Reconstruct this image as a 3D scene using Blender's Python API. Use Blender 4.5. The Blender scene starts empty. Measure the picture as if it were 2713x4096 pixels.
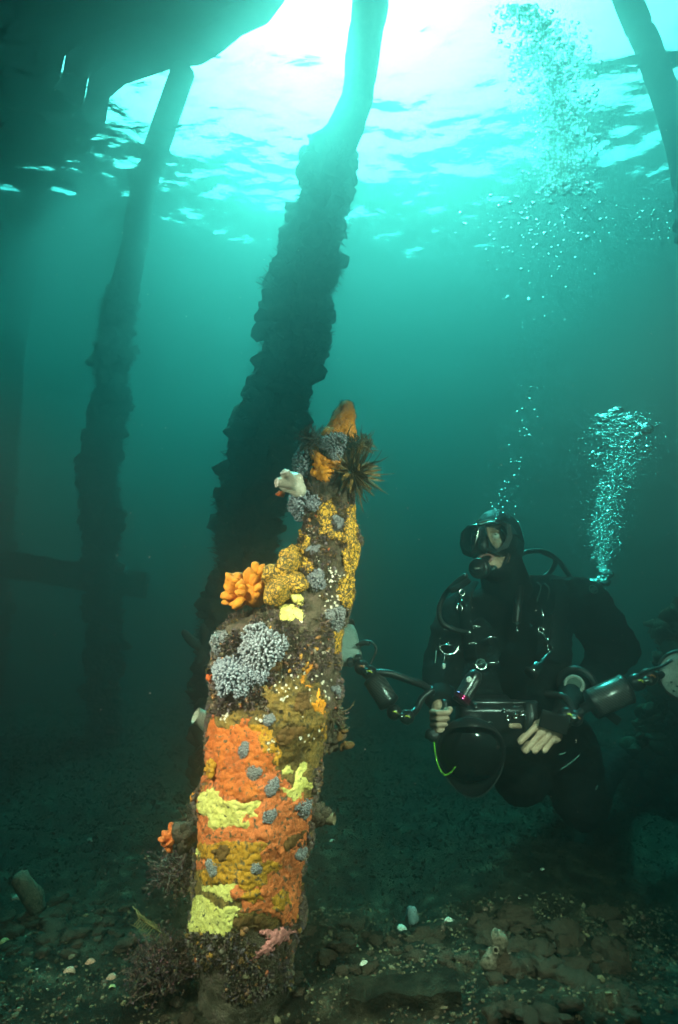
import bpy, bmesh, math, random
import numpy as np
from mathutils import Vector, Matrix, noise, geometry
R = math.radians
sc = bpy.context.scene
random.seed(7); rng = np.random.default_rng(7)

# ------------------------------------------------------------------ camera, sky, sun, strobes, exposure
TILT = R(12); F = 2440.0
CAM = Vector((0, 0, 0.75)); SURF = CAM.z + 3.8
cd = bpy.data.cameras.new('camera'); cam = bpy.data.objects.new('camera', cd); sc.collection.objects.link(cam)
cam.location = CAM; cam.rotation_euler = (R(90) + TILT, 0, 0)
cd.sensor_fit = 'VERTICAL'; cd.sensor_height = 36; cd.lens = 36 * F / 4096; cd.clip_start = .02; cd.clip_end = 1000
sc.camera = cam
FW = Vector((0, math.cos(TILT), math.sin(TILT))); UP = Vector((0, -math.sin(TILT), math.cos(TILT)))
def at(px, py, d): return CAM + (FW + Vector((1, 0, 0)) * ((px - 1356.5) / F) + UP * ((2048 - py) / F)) * d
def atY(px, py, Y):
    v = at(px, py, 1) - CAM; return CAM + v * ((Y - CAM.y) / v.y)
def atZ(px, py, Z):
    v = at(px, py, 1) - CAM; return CAM + v * ((Z - CAM.z) / v.z)
def mm(px, d): return px * d / F                       # pixels -> metres at axis depth d
SUN = Vector((-.03, math.cos(R(61)), math.sin(R(61)))).normalized()      # high, just above the frame
w = bpy.data.worlds.new('World'); sc.world = w; w.use_nodes = True
nt = w.node_tree; bg = nt.nodes['Background']; sky = nt.nodes.new('ShaderNodeTexSky')
sky.sky_type = 'NISHITA'; sky.sun_disc = False; sky.dust_density = 8
sky.sun_elevation = math.asin(SUN.z); sky.sun_rotation = math.atan2(SUN.x, SUN.y)
nt.links.new(sky.outputs[0], bg.inputs[0]); bg.inputs[1].default_value = .15
sl = bpy.data.lights.new('sun', 'SUN'); so = bpy.data.objects.new('sun', sl); sc.collection.objects.link(so)
sl.energy = 3.0; sl.angle = R(4); sl.color = (1, .96, .9); so.rotation_euler = SUN.to_track_quat('Z', 'Y').to_euler()
def strobe_light(loc, tgt, e, size=70):               # the photographer's two flash units beside the lens
    l = bpy.data.lights.new('flash', 'SPOT'); o = bpy.data.objects.new('flash', l); sc.collection.objects.link(o)
    o.location = loc; l.energy = e; l.spot_size = R(size); l.spot_blend = .9; l.shadow_soft_size = .045; l.color = (1, .36, .265)
    o.rotation_euler = (Vector(loc) - tgt).to_track_quat('Z', 'Y').to_euler()
strobe_light((-.95, .55, 1.25), at(1000, 3050, 1.55), 100, 64)
strobe_light((.95, .35, 1.45), at(1560, 2850, 1.9), 185, 58)
vs_ = sc.view_settings; vs_.view_transform = 'Standard'; vs_.look = 'None'; vs_.gamma = 1; vs_.use_curve_mapping = False
vs_.exposure = 3.5
cy = sc.cycles; cy.max_bounces = 7; cy.volume_bounces = 1; cy.transparent_max_bounces = 24; cy.use_denoising = True; cy.use_adaptive_sampling = True; cy.adaptive_threshold = .025
cy.transmission_bounces = 6; cy.glossy_bounces = 3; cy.diffuse_bounces = 2

# ------------------------------------------------------------------ helpers
def mat(name):
    m = bpy.data.materials.new(name); m.use_nodes = True; return m
def PM(name, stops, scale=20, rough=.85, bump=.4, bscale=None, spec=.3, detail=5, stretch=(1, 1, 1), metal=0, coat=0, bdist=.004, rand=0):
    """noise-mixed colours + bump; stops = [(pos,(r,g,b)),...]"""
    m = mat(name); n = m.node_tree; p = n.nodes['Principled BSDF']; L = n.links.new
    tc = n.nodes.new('ShaderNodeTexCoord'); mp = n.nodes.new('ShaderNodeMapping'); mp.inputs['Scale'].default_value = stretch
    L(tc.outputs['Object'], mp.inputs[0])
    nz = n.nodes.new('ShaderNodeTexNoise'); nz.inputs['Scale'].default_value = scale; nz.inputs['Detail'].default_value = detail
    nz.inputs['Roughness'].default_value = .62
    L(mp.outputs[0], nz.inputs['Vector'])
    cr = n.nodes.new('ShaderNodeValToRGB'); e = cr.color_ramp.elements
    while len(e) < len(stops): e.new(.5)
    for k, (q, c) in enumerate(stops): e[k].position = q; e[k].color = (*c, 1)
    L(nz.outputs['Fac'], cr.inputs[0]); L(cr.outputs[0], p.inputs['Base Color'])
    p.inputs['Roughness'].default_value = rough; p.inputs['Specular IOR Level'].default_value = spec
    p.inputs['Metallic'].default_value = metal; p.inputs['Coat Weight'].default_value = coat
    if bump:
        b = n.nodes.new('ShaderNodeBump'); b.inputs['Strength'].default_value = bump; b.inputs['Distance'].default_value = bdist
        n2 = n.nodes.new('ShaderNodeTexNoise'); n2.inputs['Scale'].default_value = bscale or scale * 4; n2.inputs['Detail'].default_value = 4
        L(mp.outputs[0], n2.inputs['Vector']); L(n2.outputs['Fac'], b.inputs['Height']); L(b.outputs[0], p.inputs['Normal'])
    return m
def speckle(m, dark, scale, thr):
    """silt caught in the pores: dark flecks over a sponge's own colour"""
    n = m.node_tree; p = n.nodes['Principled BSDF']; L = n.links.new; src = p.inputs['Base Color'].links[0].from_socket
    tc = n.nodes.new('ShaderNodeTexCoord'); nz = n.nodes.new('ShaderNodeTexNoise'); nz.inputs['Scale'].default_value = scale; nz.inputs['Detail'].default_value = 3; L(tc.outputs['Object'], nz.inputs['Vector'])
    mr = n.nodes.new('ShaderNodeMapRange'); mr.inputs[1].default_value = thr; mr.inputs[2].default_value = thr + .07; L(nz.outputs['Fac'], mr.inputs[0])
    mx = n.nodes.new('ShaderNodeMix'); mx.data_type = 'RGBA'; L(mr.outputs[0], mx.inputs[0]); L(src, mx.inputs[6]); mx.inputs[7].default_value = (*dark, 1); L(mx.outputs[2], p.inputs['Base Color']); return m
def plain(name, c, rough=.6, spec=.4, metal=0): return PM(name, [(.3, tuple(x * .85 for x in c)), (.7, c)], 60, rough, .15, 300, spec, 3, metal=metal, bdist=.001)
def VC(name, rough=.8, spec=.3, sub=0, mulnoise=40):
    """colour from the mesh's own colour attribute (each creature's own pigment), broken up by noise"""
    m = mat(name); n = m.node_tree; p = n.nodes['Principled BSDF']; L = n.links.new
    a = n.nodes.new('ShaderNodeVertexColor'); a.layer_name = 'Col'
    tc = n.nodes.new('ShaderNodeTexCoord'); nz = n.nodes.new('ShaderNodeTexNoise'); nz.inputs['Scale'].default_value = mulnoise
    L(tc.outputs['Object'], nz.inputs['Vector'])
    mr = n.nodes.new('ShaderNodeMapRange'); mr.inputs[3].default_value = .55; mr.inputs[4].default_value = 1.4; L(nz.outputs['Fac'], mr.inputs[0])
    mx = n.nodes.new('ShaderNodeMix'); mx.data_type = 'RGBA'; mx.blend_type = 'MULTIPLY'; mx.inputs[0].default_value = 1
    L(a.outputs[0], mx.inputs[6]); L(mr.outputs[0], mx.inputs[7]); L(mx.outputs[2], p.inputs['Base Color'])
    p.inputs['Roughness'].default_value = rough; p.inputs['Specular IOR Level'].default_value = spec
    return m

def mesh(name, V, Fc, m, parent=None, smooth=True, col=None, label=None, kind=None):
    me = bpy.data.meshes.new(name); me.from_pydata([tuple(v) for v in V] if not isinstance(V, np.ndarray) else V.tolist(), [], Fc); 
    if smooth: me.polygons.foreach_set('use_smooth', [True] * len(me.polygons))
    if col is not None:
        a = me.color_attributes.new('Col', 'FLOAT_COLOR', 'POINT')
        c4 = np.ones((len(V), 4), np.float32); c4[:, :3] = np.asarray(col); a.data.foreach_set('color', c4.ravel())
    me.update()
    return link(name, me, m, parent, label, kind)
def link(name, me, m, parent=None, label=None, kind=None):
    o = bpy.data.objects.new(name, me); sc.collection.objects.link(o)
    if m is not None: me.materials.append(m)
    if parent is not None:
        o.parent = parent; o.matrix_parent_inverse = Matrix.Translation(-parent.location)
    if label: o['label'] = label
    if kind: o['kind'] = kind
    return o
def tag(o, label, cat, group=None):
    o['label'] = label; o['category'] = cat
    if group: o['group'] = group
    return o
def thing(name, label, cat, loc=(0, 0, 0), group=None):
    o = bpy.data.objects.new(name, None); sc.collection.objects.link(o); o.location = loc; o.empty_display_size = .05
    return tag(o, label, cat, group)

class MB:
    def __init__(s): s.V = []; s.F = []; s.C = []
    def add(s, V, Fc, col=None):
        b = len(s.V); s.V.extend(V); s.F.extend([tuple(i + b for i in f) for f in Fc])
        if col is not None: s.C.extend([col] * len(V) if len(col) == 3 and not hasattr(col[0], '__len__') else col)
        return s
    def build(s, name, m, parent=None, smooth=True, label=None, kind=None):
        return mesh(name, s.V, s.F, m, parent, smooth, s.C if s.C else None, label, kind)
def frame(d):
    d = d.normalized(); a = Vector((0, 0, 1)) if abs(d.z) < .9 else Vector((1, 0, 0))
    x = a.cross(d).normalized(); return x, d.cross(x).normalized(), d
def tube(path, rad, seg=8, cap=True, flat=1.0):
    path = [Vector(p) for p in path]; n = len(path)
    if not hasattr(rad, '__len__'): rad = [rad] * n
    V = []; Fc = []; x = None
    for i in range(n):
        d = (path[min(i + 1, n - 1)] - path[max(i - 1, 0)]).normalized()
        if x is None: x, y, _ = frame(d)
        else:
            x = (x - d * x.dot(d)).normalized(); y = d.cross(x)
        for k in range(seg):
            t = 2 * math.pi * k / seg; V.append(path[i] + (x * math.cos(t) + y * math.sin(t) * flat) * rad[i])
    for i in range(n - 1):
        for k in range(seg):
            k2 = (k + 1) % seg; Fc.append((i * seg + k, i * seg + k2, (i + 1) * seg + k2, (i + 1) * seg + k))
    if cap:
        Fc.append(tuple(range(seg - 1, -1, -1))); Fc.append(tuple((n - 1) * seg + k for k in range(seg)))
    return V, Fc
def spline(pts, n=24):
    P = [Vector(p) for p in pts]; P = [P[0] * 2 - P[1]] + P + [P[-1] * 2 - P[-2]]; out = []
    m = len(P) - 3
    for i in range(n + 1):
        u = i / n * m; k = min(int(u), m - 1); t = u - k; a, b, c, d = P[k:k + 4]
        out.append(.5 * ((2 * b) + (c - a) * t + (2 * a - 5 * b + 4 * c - d) * t * t + (3 * b - a - 3 * c + d) * t ** 3))
    return out
_ico = {}
def ico(sub):
    if sub not in _ico:
        bm = bmesh.new(); bmesh.ops.create_icosphere(bm, subdivisions=sub, radius=1)
        _ico[sub] = ([v.co.copy() for v in bm.verts], [tuple(v.index for v in f.verts) for f in bm.faces]); bm.free()
    return _ico[sub]
def blob(c, r, sub=2, M=None, amp=0., fr=3., seed=0.):
    V, Fc = ico(sub); c = Vector(c); rr = r if hasattr(r, '__len__') else (r, r, r); out = []
    for v in V:
        k = 1 + (amp * noise.noise(v * fr + Vector((seed, seed * 1.7, -seed))) if amp else 0)
        p = Vector((v.x * rr[0], v.y * rr[1], v.z * rr[2])) * k
        out.append(c + (M @ p if M is not None else p))
    return out, Fc
def box(c, ax, half, bev=.0):
    """oriented box with bevelled edges; ax = 3 axes"""
    bm = bmesh.new(); bmesh.ops.create_cube(bm, size=2)
    for v in bm.verts: v.co = Vector((v.co.x * half[0], v.co.y * half[1], v.co.z * half[2]))
    if bev: bmesh.ops.bevel(bm, geom=list(bm.edges), offset=bev, segments=2, affect='EDGES', profile=.6)
    bm.verts.index_update()
    V = [Vector(c) + ax[0] * v.co.x + ax[1] * v.co.y + ax[2] * v.co.z for v in bm.verts]
    Fc = [tuple(v.index for v in f.verts) for f in bm.faces]; bm.free(); return V, Fc
def lathe(c, axis, prof, seg=24):
    x, y, z = frame(Vector(axis)); c = Vector(c); V = []; Fc = []
    for (h, r) in prof:
        for k in range(seg):
            t = 2 * math.pi * k / seg; V.append(c + z * h + (x * math.cos(t) + y * math.sin(t)) * max(r, 1e-5))
    n = len(prof)
    for i in range(n - 1):
        for k in range(seg): k2 = (k + 1) % seg; Fc.append((i * seg + k, i * seg + k2, (i + 1) * seg + k2, (i + 1) * seg + k))
    return V, Fc
def ring(c, axis, r, t, seg=28, s2=8, a0=0, a1=2 * math.pi, sx=1.0, xdir=None):
    x, y, z = frame(Vector(axis)); c = Vector(c)
    if xdir is not None: x = (Vector(xdir) - z * Vector(xdir).dot(z)).normalized(); y = z.cross(x)
    pts = [c + x * math.cos(a0 + (a1 - a0) * k / seg) * r * sx + y * math.sin(a0 + (a1 - a0) * k / seg) * r for k in range(seg + 1)]
    return tube(pts, t, s2)
def capsule(a, ra, b, rb, seg=12):
    a = Vector(a); b = Vector(b); d = b - a; L = d.length; prof = []
    for k in range(5): t = math.pi / 2 * (1 - k / 4); prof.append((-ra * math.sin(t), ra * math.cos(t)))
    for k in range(5): t = math.pi / 2 * k / 4; prof.append((L + rb * math.sin(t), rb * math.cos(t)))
    return lathe(a, d, prof, seg)
TMP = bpy.data.scenes.new('workbench')
def evald(o):
    TMP.collection.objects.link(o)
    with bpy.context.temp_override(scene=TMP, view_layer=TMP.view_layers[0]):
        dg = bpy.context.evaluated_depsgraph_get(); dg.update(); return bpy.data.meshes.new_from_object(o.evaluated_get(dg))
def remesh(name, shapes, voxel, m, parent=None, smooth=6, label=None, disp=None):
    mb = MB()
    for s in shapes: mb.add(*s)
    me = bpy.data.meshes.new('tmp'); me.from_pydata([tuple(v) for v in mb.V], [], mb.F); me.update()
    o = bpy.data.objects.new('tmp', me)
    r = o.modifiers.new('r', 'REMESH'); r.mode = 'VOXEL'; r.voxel_size = voxel
    s = o.modifiers.new('s', 'SMOOTH'); s.iterations = smooth; s.factor = .5
    m2 = evald(o); m2.name = name
    bpy.data.objects.remove(o); bpy.data.meshes.remove(me)
    if disp:
        nv = [(v.co.copy(), v.normal.copy()) for v in m2.vertices]; m2.vertices.foreach_set('co', [x for c, q in nv for x in disp(c, q)]); m2.update()
    m2.polygons.foreach_set('use_smooth', [True] * len(m2.polygons)); m2.materials.clear()
    return link(name, m2, m, parent, label)
def text(name, s, c, xdir, ydir, h, m, parent, ext=.0004):
    cu = bpy.data.curves.new('t', 'FONT'); cu.body = s; cu.size = h * 1.4; cu.align_x = 'CENTER'; cu.align_y = 'CENTER'; cu.extrude = ext
    o = bpy.data.objects.new('t', cu)
    me = evald(o); bpy.data.objects.remove(o)
    x = Vector(xdir).normalized(); y = Vector(ydir); y = (y - x * y.dot(x)).normalized(); z = x.cross(y)
    for v in me.vertices: v.co = Vector(c) + x * v.co.x + y * v.co.y + z * v.co.z
    me.name = name; me.materials.clear(); return link(name, me, m, parent)
def fbm(p, o=4, h=.55):
    a = 1; s = 0
    for _ in range(o): s += a * noise.noise(p); p = p * 2.03 + Vector((3.1, 1.7, 9.2)); a *= h
    return s
def poly_sd(X, Y, poly):
    """signed distance (+ inside) of pixel arrays to a polygon"""
    P = np.array(poly, float); n = len(P); d = np.full(X.shape, 1e18); ins = np.zeros(X.shape, bool)
    for i in range(n):
        ax, ay = P[i]; bx, by = P[(i + 1) % n]; ex, ey = bx - ax, by - ay
        t = np.clip(((X - ax) * ex + (Y - ay) * ey) / (ex * ex + ey * ey + 1e-9), 0, 1)
        d = np.minimum(d, (X - ax - t * ex) ** 2 + (Y - ay - t * ey) ** 2)
        c = ((ay > Y) != (by > Y)) & (X < (bx - ax) * (Y - ay) / (by - ay + 1e-12) + ax); ins ^= c
    d = np.sqrt(d); return np.where(ins, d, -d)
def project(P):
    q = P - np.array(CAM); z = q[..., 1] * FW.y + q[..., 2] * FW.z; u = q[..., 1] * UP.y + q[..., 2] * UP.z
    return 1356.5 + F * q[..., 0] / z, 2048 - F * u / z
def z3(*p): return [(700 + x * .574, 1500 + y * .574) for x, y in p]
def z4(*p): return [(600 + x * .5913, 2500 + y * .5913) for x, y in p]

# ------------------------------------------------------------------ water body, surface
m = mat('sea_water'); n = m.node_tree; n.nodes.remove(n.nodes['Principled BSDF'])
pv = n.nodes.new('ShaderNodeVolumePrincipled'); n.links.new(pv.outputs[0], n.nodes['Material Output'].inputs['Volume'])
DEN = 2.0; SS = (.09, .102, .102); SA = (.71, .30, .314)           # scattering and absorption per metre
col = [s / DEN for s in SS]; ab = [max(0, 1 - a / (DEN * (1 - c))) ** 2 for a, c in zip(SA, col)]
pv.inputs['Color'].default_value = (*col, 1); pv.inputs['Absorption Color'].default_value = (*ab, 1)
pv.inputs['Density'].default_value = DEN; pv.inputs['Anisotropy'].default_value = .89
BT = SURF + .3
V, Fc = box((0, 20, (BT - 1.6) / 2), [Vector((1, 0, 0)), Vector((0, 1, 0)), Vector((0, 0, 1))], (42, 42, (BT + 1.6) / 2))
mesh('haze', V, Fc, m, None, False, kind='stuff')

m = mat('water_surface'); n = m.node_tree; n.nodes.remove(n.nodes['Principled BSDF'])
fr = n.nodes.new('ShaderNodeFresnel'); fr.inputs[0].default_value = 1.33
tr = n.nodes.new('ShaderNodeBsdfTransparent'); gl = n.nodes.new('ShaderNodeBsdfGlossy'); gl.inputs['Roughness'].default_value = .03
mx = n.nodes.new('ShaderNodeMixShader'); n.links.new(fr.outputs[0], mx.inputs[0]); n.links.new(tr.outputs[0], mx.inputs[1]); n.links.new(gl.outputs[0], mx.inputs[2])
tc = n.nodes.new('ShaderNodeTexCoord'); mp = n.nodes.new('ShaderNodeMapping'); mp.inputs['Scale'].default_value = (9, 14, 1); nz = n.nodes.new('ShaderNodeTexNoise'); nz.inputs['Scale'].default_value = 1; nz.inputs['Detail'].default_value = 3
bp = n.nodes.new('ShaderNodeBump'); bp.inputs['Strength'].default_value = .2; bp.inputs['Distance'].default_value = .02; n.links.new(tc.outputs['Object'], mp.inputs[0]); n.links.new(mp.outputs[0], nz.inputs['Vector']); n.links.new(nz.outputs['Fac'], bp.inputs['Height'])
n.links.new(bp.outputs[0], fr.inputs['Normal']); n.links.new(bp.outputs[0], gl.inputs['Normal'])
n.links.new(mx.outputs[0], n.nodes['Material Output'].inputs[0])
def graded(lo, a, b, hi, step, grow=1.25):
    c = list(np.arange(a, b + 1e-6, step)); s = step
    while c[-1] < hi: s *= grow; c.append(min(c[-1] + s, hi))
    s = step
    while c[0] > lo: s *= grow; c.insert(0, max(c[0] - s, lo))
    return c
def grid_mesh(name, xs, ys, fz, m, **k):
    V = [(x, y, fz(x, y)) for y in ys for x in xs]; nx = len(xs)
    Fc = [(j * nx + i, j * nx + i + 1, (j + 1) * nx + i + 1, (j + 1) * nx + i) for j in range(len(ys) - 1) for i in range(nx - 1)]
    return mesh(name, V, Fc, m, **k)
def wave(x, y):
    p = Vector((x + .35 * noise.noise(Vector((x * .7, y * .7, 5))), y, 0))
    z = .018 * noise.noise(Vector((p.x * .8, p.y * 1.05, 1.3))) + .012 * noise.noise(Vector((p.x * 2.1, p.y * 2.6, 4.1)))
    z += .010 * noise.noise(Vector((p.x * 4.8, p.y * 6.0, 7.7))) + .004 * noise.noise(Vector((p.x * 12, p.y * 15, 2.2)))
    return SURF + z
grid_mesh('water_surface', graded(-41, -6, 6, 41, .035), graded(-21, 1.6, 9, 61, .03), wave, m, kind='structure')

# ------------------------------------------------------------------ seabed
SPX = at(935, 3830, 1.5)
def gz(x, y):
    z = .055 * noise.noise(Vector((x * .9, y * .9, 3))) + .03 * noise.noise(Vector((x * 2.6, y * 2.6, 8)))
    z += .018 * noise.noise(Vector((x * 7, y * 7, 1))) + .009 * noise.noise(Vector((x * 19, y * 19, 5))) + .004 * noise.noise(Vector((x * 50, y * 50, 2)))
    q = math.exp(-(((x - .55) / .42) ** 2 + ((y - 1.42) / .35) ** 2)); z += q * (.05 + .06 * max(0, fbm(Vector((x * 4, y * 6, 2)), 4)))   # rocky rise, right
    q = math.exp(-(((x + .75) / .35) ** 2 + ((y - 1.5) / .22) ** 2)); z += q * .04
    z += .10 * min(1, max(0, -x - 1.0)) * min(1, max(0, (y - 1.6)))
    z -= .03
    return z
SAND = PM('seabed_sediment', [(.3, (.004, .0035, .002)), (.45, (.011, .0095, .005)), (.58, (.035, .029, .017)), (.72, (.12, .10, .062))], 14, .95, 1.0, 160, .15, 12, bdist=.008)
grid_mesh('seabed', graded(-41, -1.9, 1.9, 41, .014), graded(-21, .85, 3.0, 61, .012), gz, SAND, kind='structure')

# ------------------------------------------------------------------ pier overhead and its piles
WOOD = PM('weathered_timber', [(.3, (.05, .04, .028)), (.7, (.12, .095, .065))], 9, .9, .6, 60, .2, 6, (1, 1, .15))
GROW = PM('pile_growth', [(.25, (.025, .024, .016)), (.5, (.06, .05, .032)), (.62, (.10, .075, .05)), (.8, (.17, .14, .10))], 22, .95, .8, 120, .15, 7)
def rough_pile(name, label, Y, rows, amp, seed, clumps, clump_r, group, above=True, top=None):
    """rows: (py, centre px, width px) in the plane y = Y; a timber column with a crust of growth"""
    pts = []
    for (py, cx, wd) in rows:
        p = atY(cx, py, Y); d = (p - CAM).dot(FW); pts.append((p.z, p.x, mm(wd, d) / 2))
    pts.sort(); zs = np.array([p[0] for p in pts]); xs = np.array([p[1] for p in pts]); rs = np.array([p[2] for p in pts])
    z0 = -.25; z1 = top if top else SURF + .26
    sx = (xs[1] - xs[0]) / (zs[1] - zs[0] + 1e-6) * .5
    def axis(z):
        if z < zs[0]: return xs[0] + (z - zs[0]) * sx, rs[0]
        if z > zs[-1]: return xs[-1] + (z - zs[-1]) * (xs[-1] - xs[-2]) / (zs[-1] - zs[-2]), rs[-1]
        return float(np.interp(z, zs, xs)), float(np.interp(z, zs, rs))
    t = thing(name, label, 'pile', (axis(0)[0], Y, 0), group)
    def rnd(th, z, a):
        c, r = axis(z); ds = Vector((math.sin(th), -math.cos(th), 0))
        q = Vector((ds.x * r * 2, ds.y * r * 2, z)); k = a * fbm(q * 5 + Vector((seed, 0, 0)), 5, .62) + .5 * a * max(0, noise.noise(q * 2.3 + Vector((0, seed, 0))))
        return Vector((c, Y, z)) + ds * (r * .76 + k)
    nz, ntt = 260, 56; V = []; Fc = []
    for j in range(nz + 1):
        z = z0 + (z1 - z0) * j / nz; fade = 1 - .8 * min(1, max(0, (z - (SURF - 1.25)) / .5)) if above else 1
        for i in range(ntt): V.append(rnd(2 * math.pi * i / ntt, z, amp * fade))
    for j in range(nz):
        for i in range(ntt): i2 = (i + 1) % ntt; Fc.append((j * ntt + i, j * ntt + i2, (j + 1) * ntt + i2, (j + 1) * ntt + i))
    Fc.append(tuple(nz * ntt + i for i in range(ntt)))
    mesh('shaft', V, Fc, GROW, t)
    mb = MB(); rr = random.Random(seed)
    for _ in range(clumps):
        z = z0 + rr.random() * ((SURF - .95 if above else z1) - z0); th = rr.random() * 6.283
        p = rnd(th, z, amp); s = clump_r * (.3 + rr.random() ** 3 * 1.5)
        M = Matrix.Rotation(rr.random() * 6.28, 3, 'Z') @ Matrix.Rotation(rr.random() * 3, 3, 'X')
        mb.add(*blob(p, (s, s * (.3 + .5 * rr.random()), s * (.6 + .5 * rr.random())), 2, M, .5, 2.3, rr.random() * 50))
    for _ in range(clumps * 7):                                       # wisps of weed and hydroids
        z = z0 + rr.random() * ((SURF - 1.0 if above else z1) - z0); th = rr.random() * 6.283
        p = rnd(th, z, amp); d = Vector((math.sin(th), -math.cos(th), rr.uniform(-1.2, 1.2))).normalized(); L = clump_r * rr.uniform(.3, 1.2)
        sd = Vector((rr.uniform(-1, 1), rr.uniform(-1, 1), rr.uniform(-1, 1))).normalized() * L * .13
        q = p + d * L; mb.add([p - d * .01 - sd, p - d * .01 + sd, q + sd * .8, q - sd * .2], [(0, 1, 2, 3)])
    mb.build('mussel_and_weed_growth', GROW, t, True, kind='stuff')
    if above:
        c, r = axis(SURF); c2, _ = axis(SURF + 1.25)
        mb = MB().add(*tube([Vector((axis(SURF + .33)[0], Y, SURF + .33)), Vector((c2, Y, SURF + 1.28))], r * .78, 20)); mb.build('pile_head', WOOD, t)
    return axis
rough_pile('pier_pile', 'thick dark pier pile shaggy with mussels directly behind the sponge-covered stump', 3.1,
  [(-300, 1530, 190), (0, 1485, 190), (200, 1455, 175), (400, 1428, 160), (520, 1380, 190), (600, 1318, 240), (750, 1305, 215), (900, 1265, 235), (1050, 1235, 270), (1200, 1200, 300), (1400, 1180, 270),
   (1600, 1112, 280), (1850, 1050, 310), (2050, 1005, 275), (2250, 965, 240), (2450, 925, 220), (2700, 900, 220)], .06, 3, 1700, .042, 'timber piles holding up the pier')
rough_pile('pier_pile', 'slimmer hazy pier pile left of the shaggy one, standing behind the low crossbeam', 4.6,
  [(0, 800, 150), (268, 745, 118), (446, 665, 118), (625, 614, 112), (804, 562, 128), (982, 538, 130), (1211, 482, 150), (1557, 446, 138), (1903, 402, 165), (2214, 405, 130), (2600, 420, 130)], .045, 11, 1200, .042, 'timber piles holding up the pier')
rough_pile('pier_pile', 'faintest pier pile, almost lost in the haze at the left edge', 6.0,
  [(300, 235, 110), (700, 165, 105), (1100, 95, 115), (1500, 40, 120), (2000, 0, 120), (2400, -20, 120)], .03, 19, 700, .04, 'timber piles holding up the pier')
rough_pile('pier_pile', 'bare pale-lit pier pile leaning in at the top right corner', 3.4,
  [(-200, 2425, 140), (0, 2505, 132), (180, 2590, 130), (360, 2655, 132), (560, 2715, 135), (760, 2762, 145), (1400, 2870, 170), (2400, 2930, 180)], .02, 23, 500, .03, 'timber piles holding up the pier')
rough_pile('broken_pile', 'dark broken pile stub with rounded growths behind the right-hand white strobe', 3.1,
  [(2400, 2760, 120), (2520, 2730, 200), (2680, 2715, 190), (2850, 2690, 220), (3050, 2640, 230), (3250, 2620, 240)], .05, 31, 700, .035, None, False, atY(2740, 2400, 3.1).z)
# low crossbeam lying against the left pile
t = thing('crossbeam', 'dark squared timber beam lying level across the foot of the left pile', 'beam', atY(200, 2300, 4.2))
a = atY(-260, 2215, 5.0); b = atY(585, 2345, 5.3); d = (b - a); ax = d.normalized(); sd = ax.cross(Vector((0, 0, 1))).normalized(); upv = sd.cross(ax)
V, Fc = box((a + b) / 2, [ax, sd, upv], (d.length / 2, .14, .105), .015)
bm = bmesh.new()
nb = 60; V = []; Fc = []
for j in range(nb + 1):
    c = a + d * (j / nb)
    for k, (u, v) in enumerate([(-1, -1), (0, -1), (1, -1), (1, 0), (1, 1), (0, 1), (-1, 1), (-1, 0)]):
        q = c + sd * u * .14 + upv * v * .105; V.append(q + (sd * u + upv * v) * .02 * fbm(q * 6, 4))
for j in range(nb):
    for k in range(8): k2 = (k + 1) % 8; Fc.append((j * 8 + k, j * 8 + k2, (j + 1) * 8 + k2, (j + 1) * 8 + k))
Fc += [tuple(range(7, -1, -1)), tuple(nb * 8 + k for k in range(8))]
mesh('timber', V, Fc, GROW, t, False)
# deck above the water, covering the left
ZD = SURF + 1.3
e0 = atZ(1140, -10, ZD); e1 = atZ(440, 420, ZD); d = (e1 - e0).normalized(); e0 = e0 - d * 3.5
nrm = Vector((d.y, -d.x, 0)); nrm = -nrm if nrm.x > 0 else nrm
t = thing('pier_deck', 'dark underside of the timber pier overhead at the upper left', 'pier', e0)
def edge_off(u): return .34 * noise.noise(Vector((u * .75, 2.4, 0))) + .13 * noise.noise(Vector((u * 2.3, 7, 0))) + .05 * noise.noise(Vector((u * 6, 1, 0)))
for i in range(52):                                                    # boards; wavy shape of the outer ones imitates refraction at the water surface
    V = []; Fc = []
    for j in range(74):
        u = j * .25; k_ = max(0, 1 - i / 9); o_ = edge_off(u) * k_; c0 = e0 + d * u + nrm * (i * .25 - o_)
        V += [c0 + nrm * .006 + Vector((0, 0, .01)), c0 + nrm * .244 + Vector((0, 0, .01)), c0 + nrm * .244 + Vector((0, 0, .11)), c0 + nrm * .006 + Vector((0, 0, .11))]
    for j in range(73):
        for k in range(4): k2 = (k + 1) % 4; Fc.append((j * 4 + k, j * 4 + k2, (j + 1) * 4 + k2, (j + 1) * 4 + k))
    mesh('plank', V, Fc + [(3, 2, 1, 0), (292, 293, 294, 295)], WOOD, t, False)
for i in range(18):                                                    # the pier goes on above and behind us
    V, Fc = box((0, 3.42 - i * .95, ZD + .3), [Vector((1, 0, 0)), Vector((0, 1, 0)), Vector((0, 0, 1))], (13, .46, .05), .008); mesh('plank', V, Fc, WOOD, t, False)
for i in range(6):
    c0 = e0 + d * 9.2 + nrm * (.9 + 2.3 * i); V, Fc = box(c0 - Vector((0, 0, .14)), [d, nrm, Vector((0, 0, 1))], (9.2, .15, .145), .01); mesh('beam', V, Fc, WOOD, t, False)

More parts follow.
